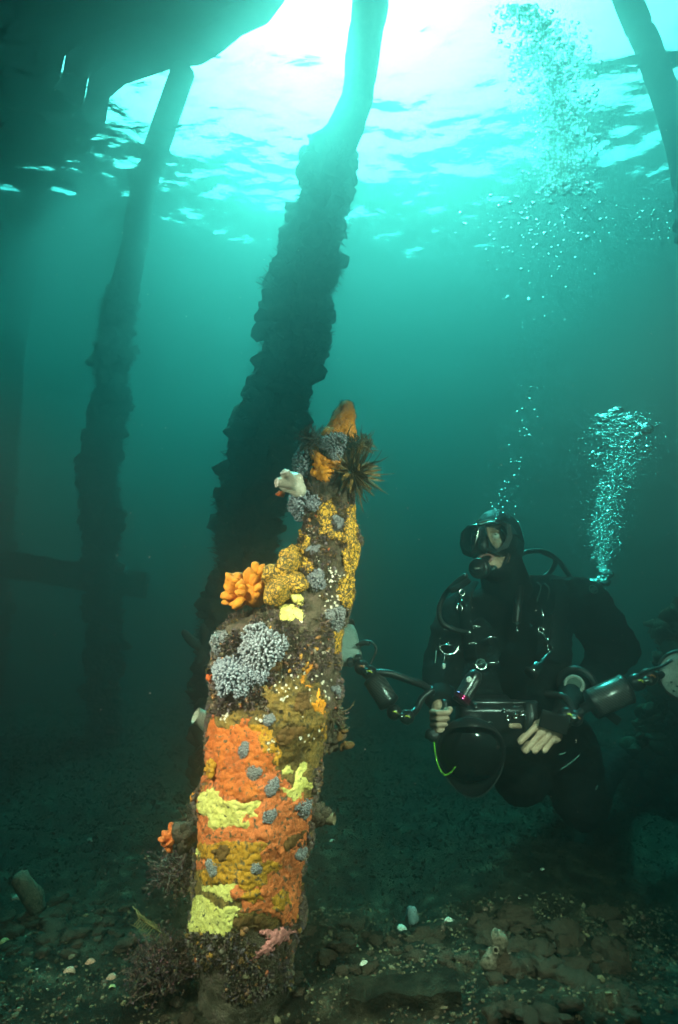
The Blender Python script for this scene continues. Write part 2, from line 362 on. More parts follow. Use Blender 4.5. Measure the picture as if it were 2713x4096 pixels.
# ------------------------------------------------------------------ the sponge-covered stump
YS = 1.6
prof = [(3990, 790, 1150), (3900, 800, 1150), (3801, 785, 1160), (3683, 772, 1190), (3564, 785, 1208), (3387, 800, 1227), (3210, 806, 1258), (3032, 826, 1292), (2855, 856, 1345), (2677, 858, 1355), (2560, 862, 1362),
        (2505, 900, 1375), (2470, 985, 1385), (2418, 1075, 1396), (2304, 1115, 1412), (2189, 1200, 1422), (2074, 1212, 1408), (1990, 1222, 1412), (1902, 1225, 1420), (1787, 1240, 1420), (1730, 1295, 1420), (1672, 1345, 1414), (1630, 1368, 1410), (1612, 1380, 1402)]
pw = sorted([(atY(l, y, YS).z, atY(l, y, YS).x, atY(r, y, YS).x) for y, l, r in prof])
PZ = np.array([p[0] for p in pw]); PL = np.array([p[1] for p in pw]); PR = np.array([p[2] for p in pw])
NZ, NT = 520, 330
zz = np.linspace(-.12, PZ[-1], NZ)
def smooth1(a, k=7):
    ker = np.ones(k) / k; return np.convolve(np.pad(a, k // 2, mode='edge'), ker, 'valid')
cl = smooth1(np.interp(zz, PZ, PL)); crr = smooth1(np.interp(zz, PZ, PR)); CX = (cl + crr) / 2; RX = (crr - cl) / 2
RX[-1] = .002; RY = np.minimum(RX * .98, .105 + .4 * RX * .5)
th = np.linspace(-math.pi, math.pi, NT, endpoint=False)
TH, ZZ = np.meshgrid(th, zz); GX = CX[:, None] + RX[:, None] * np.sin(TH); GY = YS - RY[:, None] * np.cos(TH)
P0 = np.stack([GX, GY, ZZ], -1)
def nfield(P, f, st=(1, 1, 1), off=0):
    Q = (P * np.array(st) * f).reshape(-1, 3); return np.array([noise.noise(Vector((a + off, b, c))) for a, b, c in Q]).reshape(P.shape[:2])
N1 = nfield(P0, 12); N2 = nfield(P0, 38, off=5); N3 = nfield(P0, 110, off=9); N4 = nfield(P0, 260, off=2); NG = nfield(P0, 60, (1, 1, .08), 3)
rad = np.stack([np.sin(TH), -np.cos(TH), np.zeros_like(TH)], -1)
isw = (ZZ > atY(1300, 2520, YS).z)                                     # bare wood spire above the shelf
P1 = P0 + rad * (np.where(isw, .010 * N1 + .004 * N2 + .006 * NG + .002 * N3, .014 * N1 + .0032 * N2 + .0022 * N3 + .0008 * N4))[..., None]
dz = np.gradient(P1, axis=0); dt = np.roll(P1, -1, 1) - np.roll(P1, 1, 1); NRM = np.cross(dt, dz); NRM /= np.linalg.norm(NRM, axis=-1, keepdims=True) + 1e-12
PXg, PYg = project(P1)
view = P1 - np.array(CAM); front = (NRM * view).sum(-1) < .15 * np.linalg.norm(view, axis=-1)
BARK = PM('fouled_timber', [(.25, (.02, .017, .012)), (.42, (.05, .04, .026)), (.55, (.095, .075, .05)), (.66, (.13, .085, .07)), (.8, (.2, .17, .12))], 26, .95, .9, 200, .15, 8, bdist=.005)
STP = thing('pile_stump', 'broken pile stump in the foreground encrusted with orange and yellow sponges', 'pile stump', (float(CX[60]), YS, 0))
Fc = [(j * NT + i, j * NT + (i + 1) % NT, (j + 1) * NT + (i + 1) % NT, (j + 1) * NT + i) for j in range(NZ - 1) for i in range(NT)]
mesh('trunk', P1.reshape(-1, 3), Fc, BARK, STP)
covered = np.zeros((NZ, NT), bool)
def crust(name, poly, m, thick=.007, ragged=12, holes=.0, label=None, lump=.25, wdt=9):
    thick = thick * (.4 if m == YEL else .62); lump = lump * (.4 if m == YEL else 1)
    xs = [p[0] for p in poly]; ys = [p[1] for p in poly]
    sel = (PXg > min(xs) - 25) & (PXg < max(xs) + 25) & (PYg > min(ys) - 25) & (PYg < max(ys) + 25) & front
    jj = np.where(sel.any(1))[0]; ii = np.where(sel.any(0))[0]
    if len(jj) == 0: return
    j0, j1, i0, i1 = jj[0], jj[-1] + 1, ii[0], ii[-1] + 1
    s = np.s_[j0:j1, i0:i1]
    sd = poly_sd(PXg[s] + ragged * (N3[s] + N2[s]) * 1.1, PYg[s] + ragged * (N3[s] - N2[s]) * .9, poly) + 9 * N4[s] + (7 if m in (YEL, OCH, ORA) else 3)
    sd = sd - holes * 60 * np.clip(N3[s] * .8 + N4[s] * .5 - .25, 0, 1)
    sd = np.where(front[s], sd, -99)
    h = thick * np.clip(sd / wdt, -.3, 1); h = np.where(h > 0, np.sqrt(np.clip(h, 0, 1) * thick), h) * (1 + lump * (N2[s] + N3[s])) + .0012 * N4[s] * (h > 0)
    Q = P1[s] + NRM[s] * (h - .0008)[..., None]
    keep = sd > -4; idx = -np.ones(keep.shape, int); quad = keep[:-1, :-1] & keep[1:, :-1] & keep[:-1, 1:] & keep[1:, 1:]
    use = np.zeros_like(keep)
    use[:-1, :-1] |= quad; use[1:, :-1] |= quad; use[:-1, 1:] |= quad; use[1:, 1:] |= quad
    idx[use] = np.arange(use.sum()); a, b = np.where(quad)
    if len(a) == 0: return
    Fq = np.stack([idx[a, b], idx[a, b + 1], idx[a + 1, b + 1], idx[a + 1, b]], -1).tolist()
    lab = np.where(quad, np.arange(quad.size).reshape(quad.shape) + 1, 0)         # keep the largest connected sheet
    for _ in range(400):
        old = lab; p_ = np.pad(lab, 1); lab = np.where(quad, np.maximum.reduce([lab, p_[2:, 1:-1], p_[:-2, 1:-1], p_[1:-1, 2:], p_[1:-1, :-2]]), 0)
        if (lab == old).all(): break
    ids, ct = np.unique(lab[lab > 0], return_counts=True); quad = lab == ids[np.argmax(ct)]
    use[:] = False; use[:-1, :-1] |= quad; use[1:, :-1] |= quad; use[:-1, 1:] |= quad; use[1:, 1:] |= quad
    idx[:] = -1; idx[use] = np.arange(use.sum()); a, b = np.where(quad)
    Fq = np.stack([idx[a, b], idx[a, b + 1], idx[a + 1, b + 1], idx[a + 1, b]], -1).tolist()
    covered[s] |= sd > 2
    return mesh(name, Q[use], Fq, m, STP, True, label=label)
ORA = PM('orange_sponge', [(.25, (.28, .06, .014)), (.45, (.50, .11, .018)), (.6, (.60, .155, .024)), (.75, (.52, .06, .016))], 16, .8, .5, 150, .3, 7)
ORB = PM('salmon_orange_sponge', [(.22, (.30, .075, .03)), (.45, (.54, .13, .035)), (.62, (.64, .165, .045)), (.72, (.60, .05, .02))], 18, .8, .5, 160, .3, 7)
YEL = PM('pale_yellow_sponge', [(.27, (.26, .25, .06)), (.4, (.60, .54, .13)), (.7, (.74, .69, .22))], 40, .85, .6, 140, .3, 9)
OCH = PM('ochre_sponge', [(.25, (.17, .085, .008)), (.48, (.42, .20, .010)), (.7, (.58, .27, .018))], 20, .8, .5, 150, .3, 8)
AMB = PM('amber_sponge', [(.25, (.50, .17, .010)), (.6, (.80, .31, .015)), (.8, (.70, .20, .014))], 18, .7, .35, 120, .35, 6)
BRN = PM('brown_sponge', [(.3, (.06, .035, .012)), (.7, (.15, .075, .02))], 22, .85, .5, 150, .2, 6)
PNK = PM('pink_sponge', [(.3, (.45, .15, .13)), (.7, (.72, .26, .24))], 24, .85, .6, 140, .3, 6)
def vein_mat(name, c, dark, scale):
    m = mat(name); n = m.node_tree; p = n.nodes['Principled BSDF']; L = n.links.new; tc = n.nodes.new('ShaderNodeTexCoord')
    nz = n.nodes.new('ShaderNodeTexNoise'); nz.inputs['Scale'].default_value = scale * .5; nz.inputs['Detail'].default_value = 3; L(tc.outputs['Object'], nz.inputs['Vector'])
    ad = n.nodes.new('ShaderNodeVectorMath'); ad.operation = 'MULTIPLY_ADD'; ad.inputs[1].default_value = (.03, .03, .03); L(nz.outputs['Color'], ad.inputs[0]); L(tc.outputs['Object'], ad.inputs[2])
    vo = n.nodes.new('ShaderNodeTexVoronoi'); vo.feature = 'DISTANCE_TO_EDGE'; vo.inputs['Scale'].default_value = scale; L(ad.outputs[0], vo.inputs['Vector'])
    cr = n.nodes.new('ShaderNodeValToRGB'); e = cr.color_ramp.elements; e[0].position = .07; e[0].color = (*dark, 1); e[1].position = .16; e[1].color = (*c, 1); L(vo.outputs[0], cr.inputs[0])
    n3 = n.nodes.new('ShaderNodeTexNoise'); n3.inputs['Scale'].default_value = 25; L(tc.outputs['Object'], n3.inputs['Vector'])
    mr = n.nodes.new('ShaderNodeMapRange'); mr.inputs[3].default_value = .6; mr.inputs[4].default_value = 1.3; L(n3.outputs['Fac'], mr.inputs[0])
    mx = n.nodes.new('ShaderNodeMix'); mx.data_type = 'RGBA'; mx.blend_type = 'MULTIPLY'; mx.inputs[0].default_value = 1; L(cr.outputs[0], mx.inputs[6]); L(mr.outputs[0], mx.inputs[7])
    L(mx.outputs[2], p.inputs['Base Color']); p.inputs['Roughness'].default_value = .75
    b = n.nodes.new('ShaderNodeBump'); b.inputs['Strength'].default_value = .8; b.inputs['Distance'].default_value = .004; L(vo.outputs[0], b.inputs['Height']); L(b.outputs[0], p.inputs['Normal'])
    return m
MUS = vein_mat('mustard_colony', (.64, .35, .02), (.05, .03, .008), 95)
for m_, thr in ((ORA, .585), (ORB, .57), (YEL, .61), (OCH, .56), (AMB, .65), (PNK, .60)): speckle(speckle(m_, (.10, .07, .04), 110, thr), (.06, .045, .025), 320, thr + .06)
C = 'sponge_crust'
OLV = speckle(PM('olive_brown_sponge', [(.25, (.07, .05, .02)), (.45, (.15, .10, .03)), (.6, (.24, .15, .035)), (.75, (.34, .20, .04))], 28, .9, .8, 170, .2, 8), (.05, .04, .02), 90, .56)
crust(C, z4((400,620),(700,560),(900,600),(1000,560),(1180,600),(1190,900),(1110,1000),(1090,1200),(1000,1300),(1030,1700),(1000,2000),(860,2060),(560,2080),(300,2080),(300,1900),(330,1500),(340,1200),(390,900)), OLV, .004, 18, .9, 'olive-brown sponge film under the brighter sheets', .6)
crust(C, z4((380,700),(600,700),(780,760),(860,960),(980,1100),(1100,1200),(1040,1700),(980,1990),(760,1960),(600,1880),(480,1700),(340,1650),(335,1300),(380,1000)), ORB, .006, 22, .8, 'broad thin salmon sponge film round the yellow patches', .5)
crust(C, z4((760,420),(980,330),(1180,420),(1220,640),(1100,720),(960,660),(820,640)), OLV, .005, 22, 1.0, None, .6)
crust(C, z4((760,700),(1000,640),(1180,640),(1190,760),(1060,860),(1100,960),(960,930),(860,1000)), OCH, .004, 22, 1.5, None, .6)
crust(C, z4((420,640),(470,700),(540,720),(560,690),(640,640),(680,615),(660,690),(760,730),(740,790),(830,900),(840,970),(760,1000),(700,950),(650,960),(650,1040),(700,1080),(760,1100),(740,1180),(600,1180),(520,1140),(480,1060),(490,960),(440,880),(410,800)), ORA, .008, 14, .5, 'bright orange encrusting sponge sheet')
crust(C, z4((740,1130),(840,1140),(940,1180),(960,1260),(1060,1310),(1060,1370),(960,1400),(900,1480),(980,1520),(1040,1560),(1030,1700),(980,1740),(900,1620),(840,1520),(760,1540),(800,1480),(720,1440),(600,1450),(520,1400),(440,1470),(340,1450),(330,1330),(360,1290),(430,1390),(640,1370),(700,1300),(760,1250),(720,1190)), ORB, .008, 12, .4, 'salmon orange encrusting sponge sheet')
crust(C, z4((350,1150),(440,1100),(480,1130),(500,1170),(560,1190),(740,1190),(740,1220),(690,1250),(760,1290),(720,1310),(660,1290),(620,1300),(690,1350),(660,1370),(520,1350),(500,1375),(400,1370),(410,1310),(350,1270),(340,1220)), YEL, .013, 9, .35, 'pale yellow encrusting sponge patch')
crust(C, z4((340,1470),(440,1480),(530,1460),(700,1470),(800,1470),(760,1540),(760,1600),(880,1600),(880,1650),(800,1690),(780,1760),(640,1790),(560,1740),(400,1760),(350,1700),(430,1600),(350,1560)), OCH, .009, 13, .6, 'ochre encrusting sponge sheet')
crust(C, z4((350,1700),(390,1770),(500,1760),(560,1720),(600,1740),(560,1800),(560,1870),(500,1850),(430,1810),(370,1780)), YEL, .011, 10, .4)
crust(C, z4((280,1880),(340,1820),(390,1850),(430,1920),(520,1900),(600,1920),(550,2000),(560,2040),(500,2100),(400,2080),(270,2060),(260,2030),(300,1980),(270,1920)), YEL, .012, 10, .35, 'lowest pale yellow sponge patch')
crust(C, z4((600,1800),(700,1790),(800,1770),(860,1680),(880,1780),(980,1820),(1010,1900),(980,2000),(900,2040),(850,1970),(760,1940),(620,1940)), ORB, .008, 14, .7)
crust(C, z4((640,1800),(740,1790),(760,1850),(660,1880),(620,1840)), OCH, .011, 12, .5)
crust(C, z4((820,1850),(900,1780),(950,1870),(900,1920),(830,1910)), OCH, .011, 12, .5)
crust(C, z4((730,2060),(790,2050),(830,2070),(880,2040),(930,2060),(1000,2040),(1010,2070),(960,2090),(930,2130),(860,2150),(820,2200),(740,2240),(660,2290),(700,2220),(780,2170),(800,2120),(740,2090)), PNK, .012, 9, .4, 'pink lobed sponge near the foot')
crust(C, z4((1000,980),(1040,910),(1060,960),(1040,1010),(1080,1080),(1080,1110),(1030,1100),(1010,1180),(960,1190),(900,1130),(880,1090),(960,1110),(980,1060),(990,1000)), YEL, .011, 9, .4)
crust(C, z4((895,985),(940,950),(960,990),(905,1005)), YEL, .01, 8, .2)
crust(C, z4((690,660),(800,690),(860,760),(850,830),(900,880),(860,940),(830,880),(740,880),(760,790),(700,740)), OCH, .006, 14, .8)
for q in ([(1100,530),(1150,490),(1190,530),(1170,600),(1100,580)], [(1000,430),(1080,400),(1090,425),(1000,445)], [(1010,360),(1040,330),(1070,280),(1100,270),(1090,300),(1040,350),(1040,395),(1010,390)], [(1120,460),(1140,430),(1160,470),(1130,500)]):
    crust(C, z4(*q), AMB, .01, 7, .2)
for q, th_ in (([(430,1530),(470,1480),(540,1490),(555,1560),(500,1600),(440,1580)], .016), ([(890,1480),(950,1420),(1050,1380),(1030,1440),(980,1500),(920,1520)], .014), ([(560,2000),(620,1960),(760,1970),(850,2010),(720,2060),(600,2060),(550,2050)], .01),
          ([(860,740),(920,690),(1060,690),(960,800),(880,820)], .012), ([(980,520),(1010,450),(1080,460),(1090,540),(1040,590),(980,570)], .013), ([(800,230),(820,180),(890,200),(900,280),(860,320),(810,310)], .016)):
    crust(C, z4(*q), BRN, th_, 9, .15)
crust(C, z4((300,1420),(330,1410),(350,1480),(350,1560),(310,1530)), YEL, .012, 12, .5)
crust(C, z3((1090,290),(1130,170),(1210,140),(1290,190),(1290,300),(1290,400),(1285,480),(1240,530),(1200,520),(1210,440),(1150,410),(1030,420),(1060,350)), AMB, .009, 8, .3, 'amber orange sponge coating the tip of the stump')
crust(C, z3((890,540),(940,490),(1000,455),(1010,540),(1050,580),(1150,600),(1140,650),(1060,740),(1000,740),(960,690),(990,600),(960,560)), AMB, .014, 8, .1, 'smooth amber orange sponge fold')
M_ = 'colonial_sheet'
crust(M_, z3((980,960),(1020,900),(1090,870),(1130,960),(1090,1030),(1110,1090),(1170,1100),(1160,1140),(1100,1150),(1060,1110),(1010,1110),(1020,1050),(980,1010)), MUS, .009, 7, .25, 'mustard yellow net-patterned colony')
crust(M_, z3((1210,920),(1250,900),(1250,1000),(1270,1060),(1260,1140),(1300,1210),(1300,1250),(1270,1330),(1275,1410),(1240,1500),(1250,1570),(1230,1630),(1160,1600),(1130,1560),(1140,1440),(1200,1380),(1170,1300),(1170,1230),(1200,1190),(1170,1130),(1190,1020)), MUS, .013, 7, .2, 'mustard yellow net-patterned strip down the right edge')
crust(M_, z3((855,1080),(880,1060),(900,1100),(950,1140),(950,1200),(900,1260),(960,1300),(980,1350),(930,1380),(880,1340),(830,1330),(840,1280),(790,1300),(780,1260),(830,1180),(900,1190),(920,1150),(870,1110)), MUS, .014, 6, .15)
crust(M_, z3((1100,1790),(1150,1770),(1200,1780),(1170,1830),(1160,1900),(1150,1940),(1100,1930)), MUS, .01, 7, .2)
crust(C, z3((730,1630),(800,1600),(890,1640),(880,1710),(840,1690),(750,1710)), YEL, .01, 8, .2)

def hit(px, py):
    """front surface point and normal of the stump under a photo position"""
    d = (PXg - px) ** 2 + (PYg - py) ** 2 + np.where((NRM * view).sum(-1) < 0, 0, 1e7)
    j, i = np.unravel_index(np.argmin(d), d.shape); return Vector(P1[j, i]), Vector(NRM[j, i])
# bristly turf, worm tubes and small lumps over everything that the sheets leave bare
TURF = VC('turf_algae', .95, .1, mulnoise=60)
cand = np.argwhere(~covered & (ZZ > 0) & (TH > -2.0) & (TH < 2.0)); cand = cand[rng.permutation(len(cand))]
pal = [(.075, .06, .035), (.11, .085, .05), (.06, .055, .03), (.12, .075, .065), (.15, .12, .085), (.09, .065, .075), (.05, .035, .02), (.17, .10, .03)]
V = []; Fc = []; Cc = []
cnt = 0
for j, i in cand[:40000]:
    dens = N1[j, i] + .6 * N2[j, i] + (0 if not isw[j, 0] else -.12)
    if dens < -.15: continue
    p = Vector(P1[j, i]); nn = Vector(NRM[j, i]); L = random.uniform(.003, .009) * (1 + .9 * max(0, dens))
    c = pal[int((N2[j, i] * 1.4 + random.random() * .8 + .6) * 4) % 8]
    for _ in range(2):
        d = (nn + Vector((random.gauss(0, .6), random.gauss(0, .6), random.gauss(.1, .6)))).normalized(); s = d.orthogonal().normalized() * L * .28
        b = len(V); V += [p - s, p + s, p + d * L + s * .5, p + d * L * 1.1 - s * .5]; Fc.append((b, b + 1, b + 2, b + 3)); Cc += [c] * 4
mesh('turf_algae', V, Fc, TURF, STP, False, Cc, kind='stuff')
LUMP = VC('small_growths', .7, .35, mulnoise=90)
mb = MB(); pal2 = [(.16, .10, .06), (.22, .10, .05), (.10, .07, .05), (.30, .13, .04), (.16, .12, .13), (.45, .22, .03), (.40, .10, .04), (.20, .17, .12), (.10, .08, .04)]
for k, (j, i) in enumerate(cand[-1500:]):
    if N1[j, i] < -.1: continue
    r = random.uniform(.003, .0085) * (.7 if isw[j, 0] else 1); M = Matrix.Rotation(random.random() * 6, 3, 'X') @ Matrix.Rotation(random.random() * 6, 3, 'Z')
    mb.add(*blob(Vector(P1[j, i]) + Vector(NRM[j, i]) * r * .3, (r, r * random.uniform(.5, .9), r * random.uniform(.7, 1.3)), 2 if r > .007 else 1, M, .45, 2.2, k * 3.3), random.choice(pal2))
mb.build('encrusting_lumps', LUMP, STP, True, kind='stuff')
WHT = plain('calcareous_white', (.72, .68, .55), .7)
mb = MB()
flecks = [(x, y, r, n_) for x, y, r, n_ in [(1255, 2150, 22, 10), (1330, 2300, 26, 24), (1310, 2420, 25, 14), (1275, 2230, 15, 8), (1340, 2385, 20, 10), (1185, 2650, 30, 14), (1300, 2600, 25, 12), (1130, 2770, 26, 12), (905, 2860, 30, 12), (1090, 2990, 20, 6), (1060, 2890, 30, 8), (1110, 3350, 25, 8), (1030, 3520, 25, 8), (1110, 3620, 25, 6), (1250, 2850, 60, 12), (1180, 2700, 70, 16), (1300, 2740, 40, 12)]]
for (x, y, r, n_) in flecks:
    for _ in range(n_):
        p, nn = hit(x + random.gauss(0, r * .6), y + random.gauss(0, r * .9)); e1_ = nn.orthogonal().normalized(); e2_ = nn.cross(e1_)
        s = random.uniform(.0022, .005); a0 = random.random() * 6.28; kk = random.randint(5, 7)
        top = [p + nn * (.0022 + random.random() * .002) + (e1_ * math.cos(a0 + 6.283 * q / kk) + e2_ * math.sin(a0 + 6.283 * q / kk)) * s * random.uniform(.4, 1.2) for q in range(kk)]
        bot = [q - nn * .004 for q in top]; mb.add(top + bot, [tuple(range(kk))] + [(q, kk + q, kk + (q + 1) % kk, (q + 1) % kk) for q in range(kk)])
mb.build('white_worm_tubes', WHT, STP, False, kind='stuff')

# ---- soft corals: a dome of blunt white-tipped fingers
POLY = VC('soft_coral_fingers', .6, .4, mulnoise=70); CORE = PM('soft_coral_core', [(.3, (.05, .05, .055)), (.7, (.11, .11, .115))], 40, .9, .3)
def soft_coral(px, py, rpx, label, out=.35, tint=(.17, .19, .22), tip=(.55, .58, .56), seed=0):
    p, nn = hit(px, py); r = mm(rpx, (p - CAM).dot(FW)); rr = random.Random(seed + int(px))
    t = thing('soft_coral', label, 'soft coral', p, 'soft coral colonies on the stump')
    nn = (nn + (CAM - p).normalized() * .3).normalized(); e1_ = nn.orthogonal().normalized(); e2_ = nn.cross(e1_); M = Matrix((e1_, e2_, nn)).transposed()
    V = []; Fc = []; Cc = []; ga = 2.39996; p_main, r_main = p, r
    domes = [(0, 0, .72)] + [(math.cos(q) * .6, math.sin(q) * .6, rr.uniform(.3, .6)) for q in [rr.uniform(0, 6.28) for i_ in range(rr.choice((2, 3, 4)))]] if rpx < 40 else [(0, 0, .85)] + [(math.cos(q) * .62, math.sin(q) * .62, rr.uniform(.42, .62)) for q in [seed * 1.3 + 2.1 * i_ + rr.uniform(-.4, .4) for i_ in range(3)]]
    todo = []
    for (ox, oy, ds) in domes:
        pc, nc = hit(px + ox * rpx, py + oy * rpx) if (ox or oy) else (p_main, nn)
        if (pc - p_main).length > r_main * 1.4: continue
        r_ = r_main * ds; nf = int(min(330, 60 + (rpx * ds / 5.0) ** 2)); sq_ = rr.uniform(.78, 1.0)
        V0, F0 = blob(pc, (r_ * .78, r_ * .78 * sq_, r_ * out * 1.2), 3, M, .3, 2, seed + ox); mesh('core', V0, F0, CORE, t)
        todo += [(k, nf, pc, r_, sq_) for k in range(nf)]
    for (k, nf, p, r, sq_) in todo:
        hgt = r * out * 1.6
        u = (k + .5) / nf; ph = math.acos(1 - u * .98); az = k * ga + rr.gauss(0, .12); q = 1 + .45 * noise.noise(Vector((math.cos(az) * 1.4, math.sin(az) * 1.4, ph + seed)))
        dl = Vector((math.sin(ph) * math.cos(az), math.sin(ph) * math.sin(az), math.cos(ph)))
        base = p + M @ Vector((dl.x * r * .7 * q, dl.y * r * .7 * q * sq_, dl.z * hgt * .7)); dd = (M @ Vector((dl.x, dl.y, dl.z + .25)) + Vector((rr.gauss(0, .2), rr.gauss(0, .2), rr.gauss(0, .2)))).normalized()
        L = r * rr.uniform(.26, .42) * (1.0 if rpx > 50 else 1.15); w_ = max(.0024, r * .066) * rr.uniform(.8, 1.2)
        Vt, Ft = tube([base - dd * L * .2, base + dd * L * .45, base + dd * L * .85, base + dd * L], [w_ * .8, w_ * 1.05, w_ * 1.1, w_ * .5], 5)
        b = len(V); V += Vt; Fc += [tuple(x + b for x in f) for f in Ft]; g = rr.uniform(.75, 1.2)
        for lv in range(4): c = [(a_ * (1 - f_) + b_ * f_) * g for a_, b_, f_ in zip(tint, tip, [(.0, .15, .55, 1.)[lv]] * 3)]; Cc += [c] * 5
    mesh('polyp_fingers', V, Fc, POLY, t, True, Cc, kind='stuff')
for k, (x, y, r, lb, o_) in enumerate([
    (1055, 2600, 102, 'largest blue-grey soft coral, high on the stump below the orange finger sponge', .55), (935, 2710, 94, 'blue-grey soft coral ball just above the pale tube sponge', .55), (1010, 2690, 62, 'blue-grey soft coral knob bridging the two large soft coral balls', .5), (878, 2568, 46, 'soft coral tuft poking out on the left shoulder of the stump', .5),
    (1190, 1850, 78, 'pale-tipped soft coral at the top left, above the pale sea squirt', .55), (1215, 2010, 76, 'blue-grey soft coral hanging below the pale sea squirt', .55), (1338, 1785, 60, 'soft coral set in the amber sponge near the tip', .4),
    (1262, 2325, 44, 'small grey soft coral right of the mustard dome sponge', .35), (1262, 2205, 34, 'small grey soft coral on bare wood halfway up the spire', .3), (1343, 2476, 46, 'blue soft coral at the right foot of the spire', .4), (1355, 2085, 30, 'small soft coral beside the mustard net sheet high on the spire', .35),
    (978, 3003, 34, 'small soft coral in the middle of the bright orange sponge sheet', .35), (1014, 3091, 38, 'soft coral at the right edge of the bright orange sheet', .35), (1091, 3139, 38, 'soft coral between the orange sheet and the right yellow patch', .35), (1073, 3269, 36, 'neat round soft coral right of the large yellow patch', .45),
    (854, 3470, 36, 'soft coral left of the ochre sheet near the stump edge', .35), (1020, 3470, 36, 'soft coral in the lower middle of the ochre sheet', .35),
    (1215, 3227, 42, 'brownish soft coral on the right edge below the yellow patch', .35), (1205, 3416, 28, 'bluish soft coral tuft on the lower right edge of the stump', .45),
    (1345, 2760, 26, 'blue soft coral tuft on the upper right edge of the stump', .5), (1075, 2880, 32, 'grey soft coral above the bright orange sheet', .3), ]):
    tn = (.08, .10, .135) if k % 3 else (.11, .105, .10)
    soft_coral(x, y, r, lb, o_, tn, (.30, .345, .38) if r > 55 else (.19, .205, .21), k)

# ---- lobed sponges standing off the stump
def lobed(name, label, cat, px, py, rpx, m, n_, side=(0, 0, 0), sub=3, lob=.33, flat=.6, seed=1, push=.4, part='lobe', group=None):
    p, nn = hit(px, py); dpt = (p - CAM).dot(FW); c = at(px, py, dpt); p2 = c if (c - p).length > .02 else p
    r = mm(rpx, dpt); rr = random.Random(seed); t = thing(name, label, cat, p2, group); nn = (nn + Vector(side)).normalized()
    e1_ = nn.orthogonal().normalized(); e2_ = nn.cross(e1_)
    V, Fc = blob(p2 + nn * r * .1, r * .55, 2, None, .3, 2, seed); mesh('base', V, Fc, m, t)
    for k in range(n_):
        u = (k + .5) / n_; ph = abs((math.acos(1 - u * 1.05) if u < .95 else 1.5) + rr.gauss(0, .18)); az = k * 2.39996 + rr.gauss(0, .55)
        d = (nn * math.cos(ph) + (e1_ * math.cos(az) + e2_ * math.sin(az)) * math.sin(ph)).normalized()
        q = p2 + d * r * rr.uniform(.42, .95) + nn * r * push * .2; z_ = (d + Vector((rr.gauss(0, .25), rr.gauss(0, .25), rr.gauss(.15, .25)))).normalized(); x_ = z_.orthogonal().normalized()
        M = Matrix((x_, z_.cross(x_), z_)).transposed(); s = r * lob * rr.uniform(.55, 1.5)
        V, Fc = blob(q, (s, s * flat, s * 1.35), sub, M, .35, 1.8, seed + k * 2.7); mesh(part, V, Fc, m, t)
    return t
FING = PM('orange_finger_sponge', [(.3, (.46, .14, .012)), (.6, (.68, .25, .02)), (.8, (.74, .32, .05))], 30, .75, .35, 160, .3)
REDS = PM('red_orange_sponge', [(.3, (.50, .09, .02)), (.7, (.78, .17, .03))], 28, .8, .4, 150, .3)
DOME = vein_mat('mustard_dome', (.60, .34, .03), (.06, .035, .008), 100)
lobed('finger_sponge', 'orange lobed finger sponge sitting on the left shoulder of the stump', 'sponge', 1018, 2375, 112, FING, 60, (-.3, -.1, .3), 2, .17, .65, 3)
lobed('sponge', 'mustard dome sponge with a net pattern right of the orange finger sponge', 'sponge', 1148, 2325, 74, DOME, 7, (0, 0, .2), 3, .62, .8, 5)
lobed('sponge', 'pale yellow rounded sponge lump below the mustard dome', 'sponge', 1200, 2402, 26, YEL, 4, (0, 0, 0), 3, .6, .8, 6)
lobed('sponge', 'red-orange lobed sponge sticking out from the lower left of the stump', 'sponge', 688, 3352, 46, REDS, 16, (-.6, -.4, 0), 2, .3, .5, 7)
lobed('sponge', 'dark brown crumbly sponge mass between the stump and the red-orange sponge', 'sponge', 765, 3345, 52, BARK, 14, (-.7, 0, 0), 2, .42, .8, 27)
lobed('sponge', 'orange ruffled sponge on the left edge beside the bright orange sheet', 'sponge', 852, 3082, 38, OCH, 10, (-.3, 0, 0), 2, .38, .7, 8)
lobed('sponge', 'small orange branching sponge on the left edge above the red-orange one', 'sponge', 757, 3180, 30, FING, 12, (-.8, 0, .2), 2, .3, .45, 9)
lobed('sponge', 'upper of two brown sponge lobes on the right edge of the stump', 'sponge', 1362, 2925, 26, BRN, 5, (.6, 0, 0), 2, .6, .6, 10)
lobed('sponge', 'lower of two brown sponge lobes on the right edge of the stump', 'sponge', 1372, 2985, 24, BRN, 5, (.6, 0, 0), 2, .6, .6, 12)
lobed('sponge', 'grey-brown crumbly sponge mass bulging from the lower right edge', 'sponge', 1255, 3265, 46, BARK, 12, (.5, 0, 0), 2, .42, .8, 13)
lobed('sponge', 'brown turf-covered lump on the upper right edge of the stump', 'sponge', 1335, 2960, 52, BARK, 12, (.4, 0, 0), 2, .4, .8, 14)
lobed('sponge', 'small red sponge knob on the left edge beside the blue-grey soft coral', 'sponge', 850, 2705, 20, REDS, 4, (-.5, 0, 0), 2, .5, .7, 15)
# stubby siphon on the right
t = thing('tube_sponge', 'small tan stub of tube sponge pointing right from the lower right edge', 'sponge', at(1270, 3275, 1.55))
V, Fc = tube(spline([at(1240, 3285, 1.55), at(1290, 3275, 1.54), at(1338, 3276, 1.53)], 10), [.016, .015, .0135, .013, .0125, .0125, .013, .0135, .014, .0145, .014], 14, False); mesh('tube_wall', V, Fc, PM('tan_tube', [(.3, (.18, .13, .07)), (.7, (.33, .25, .15))], 50, .9, .5), t)
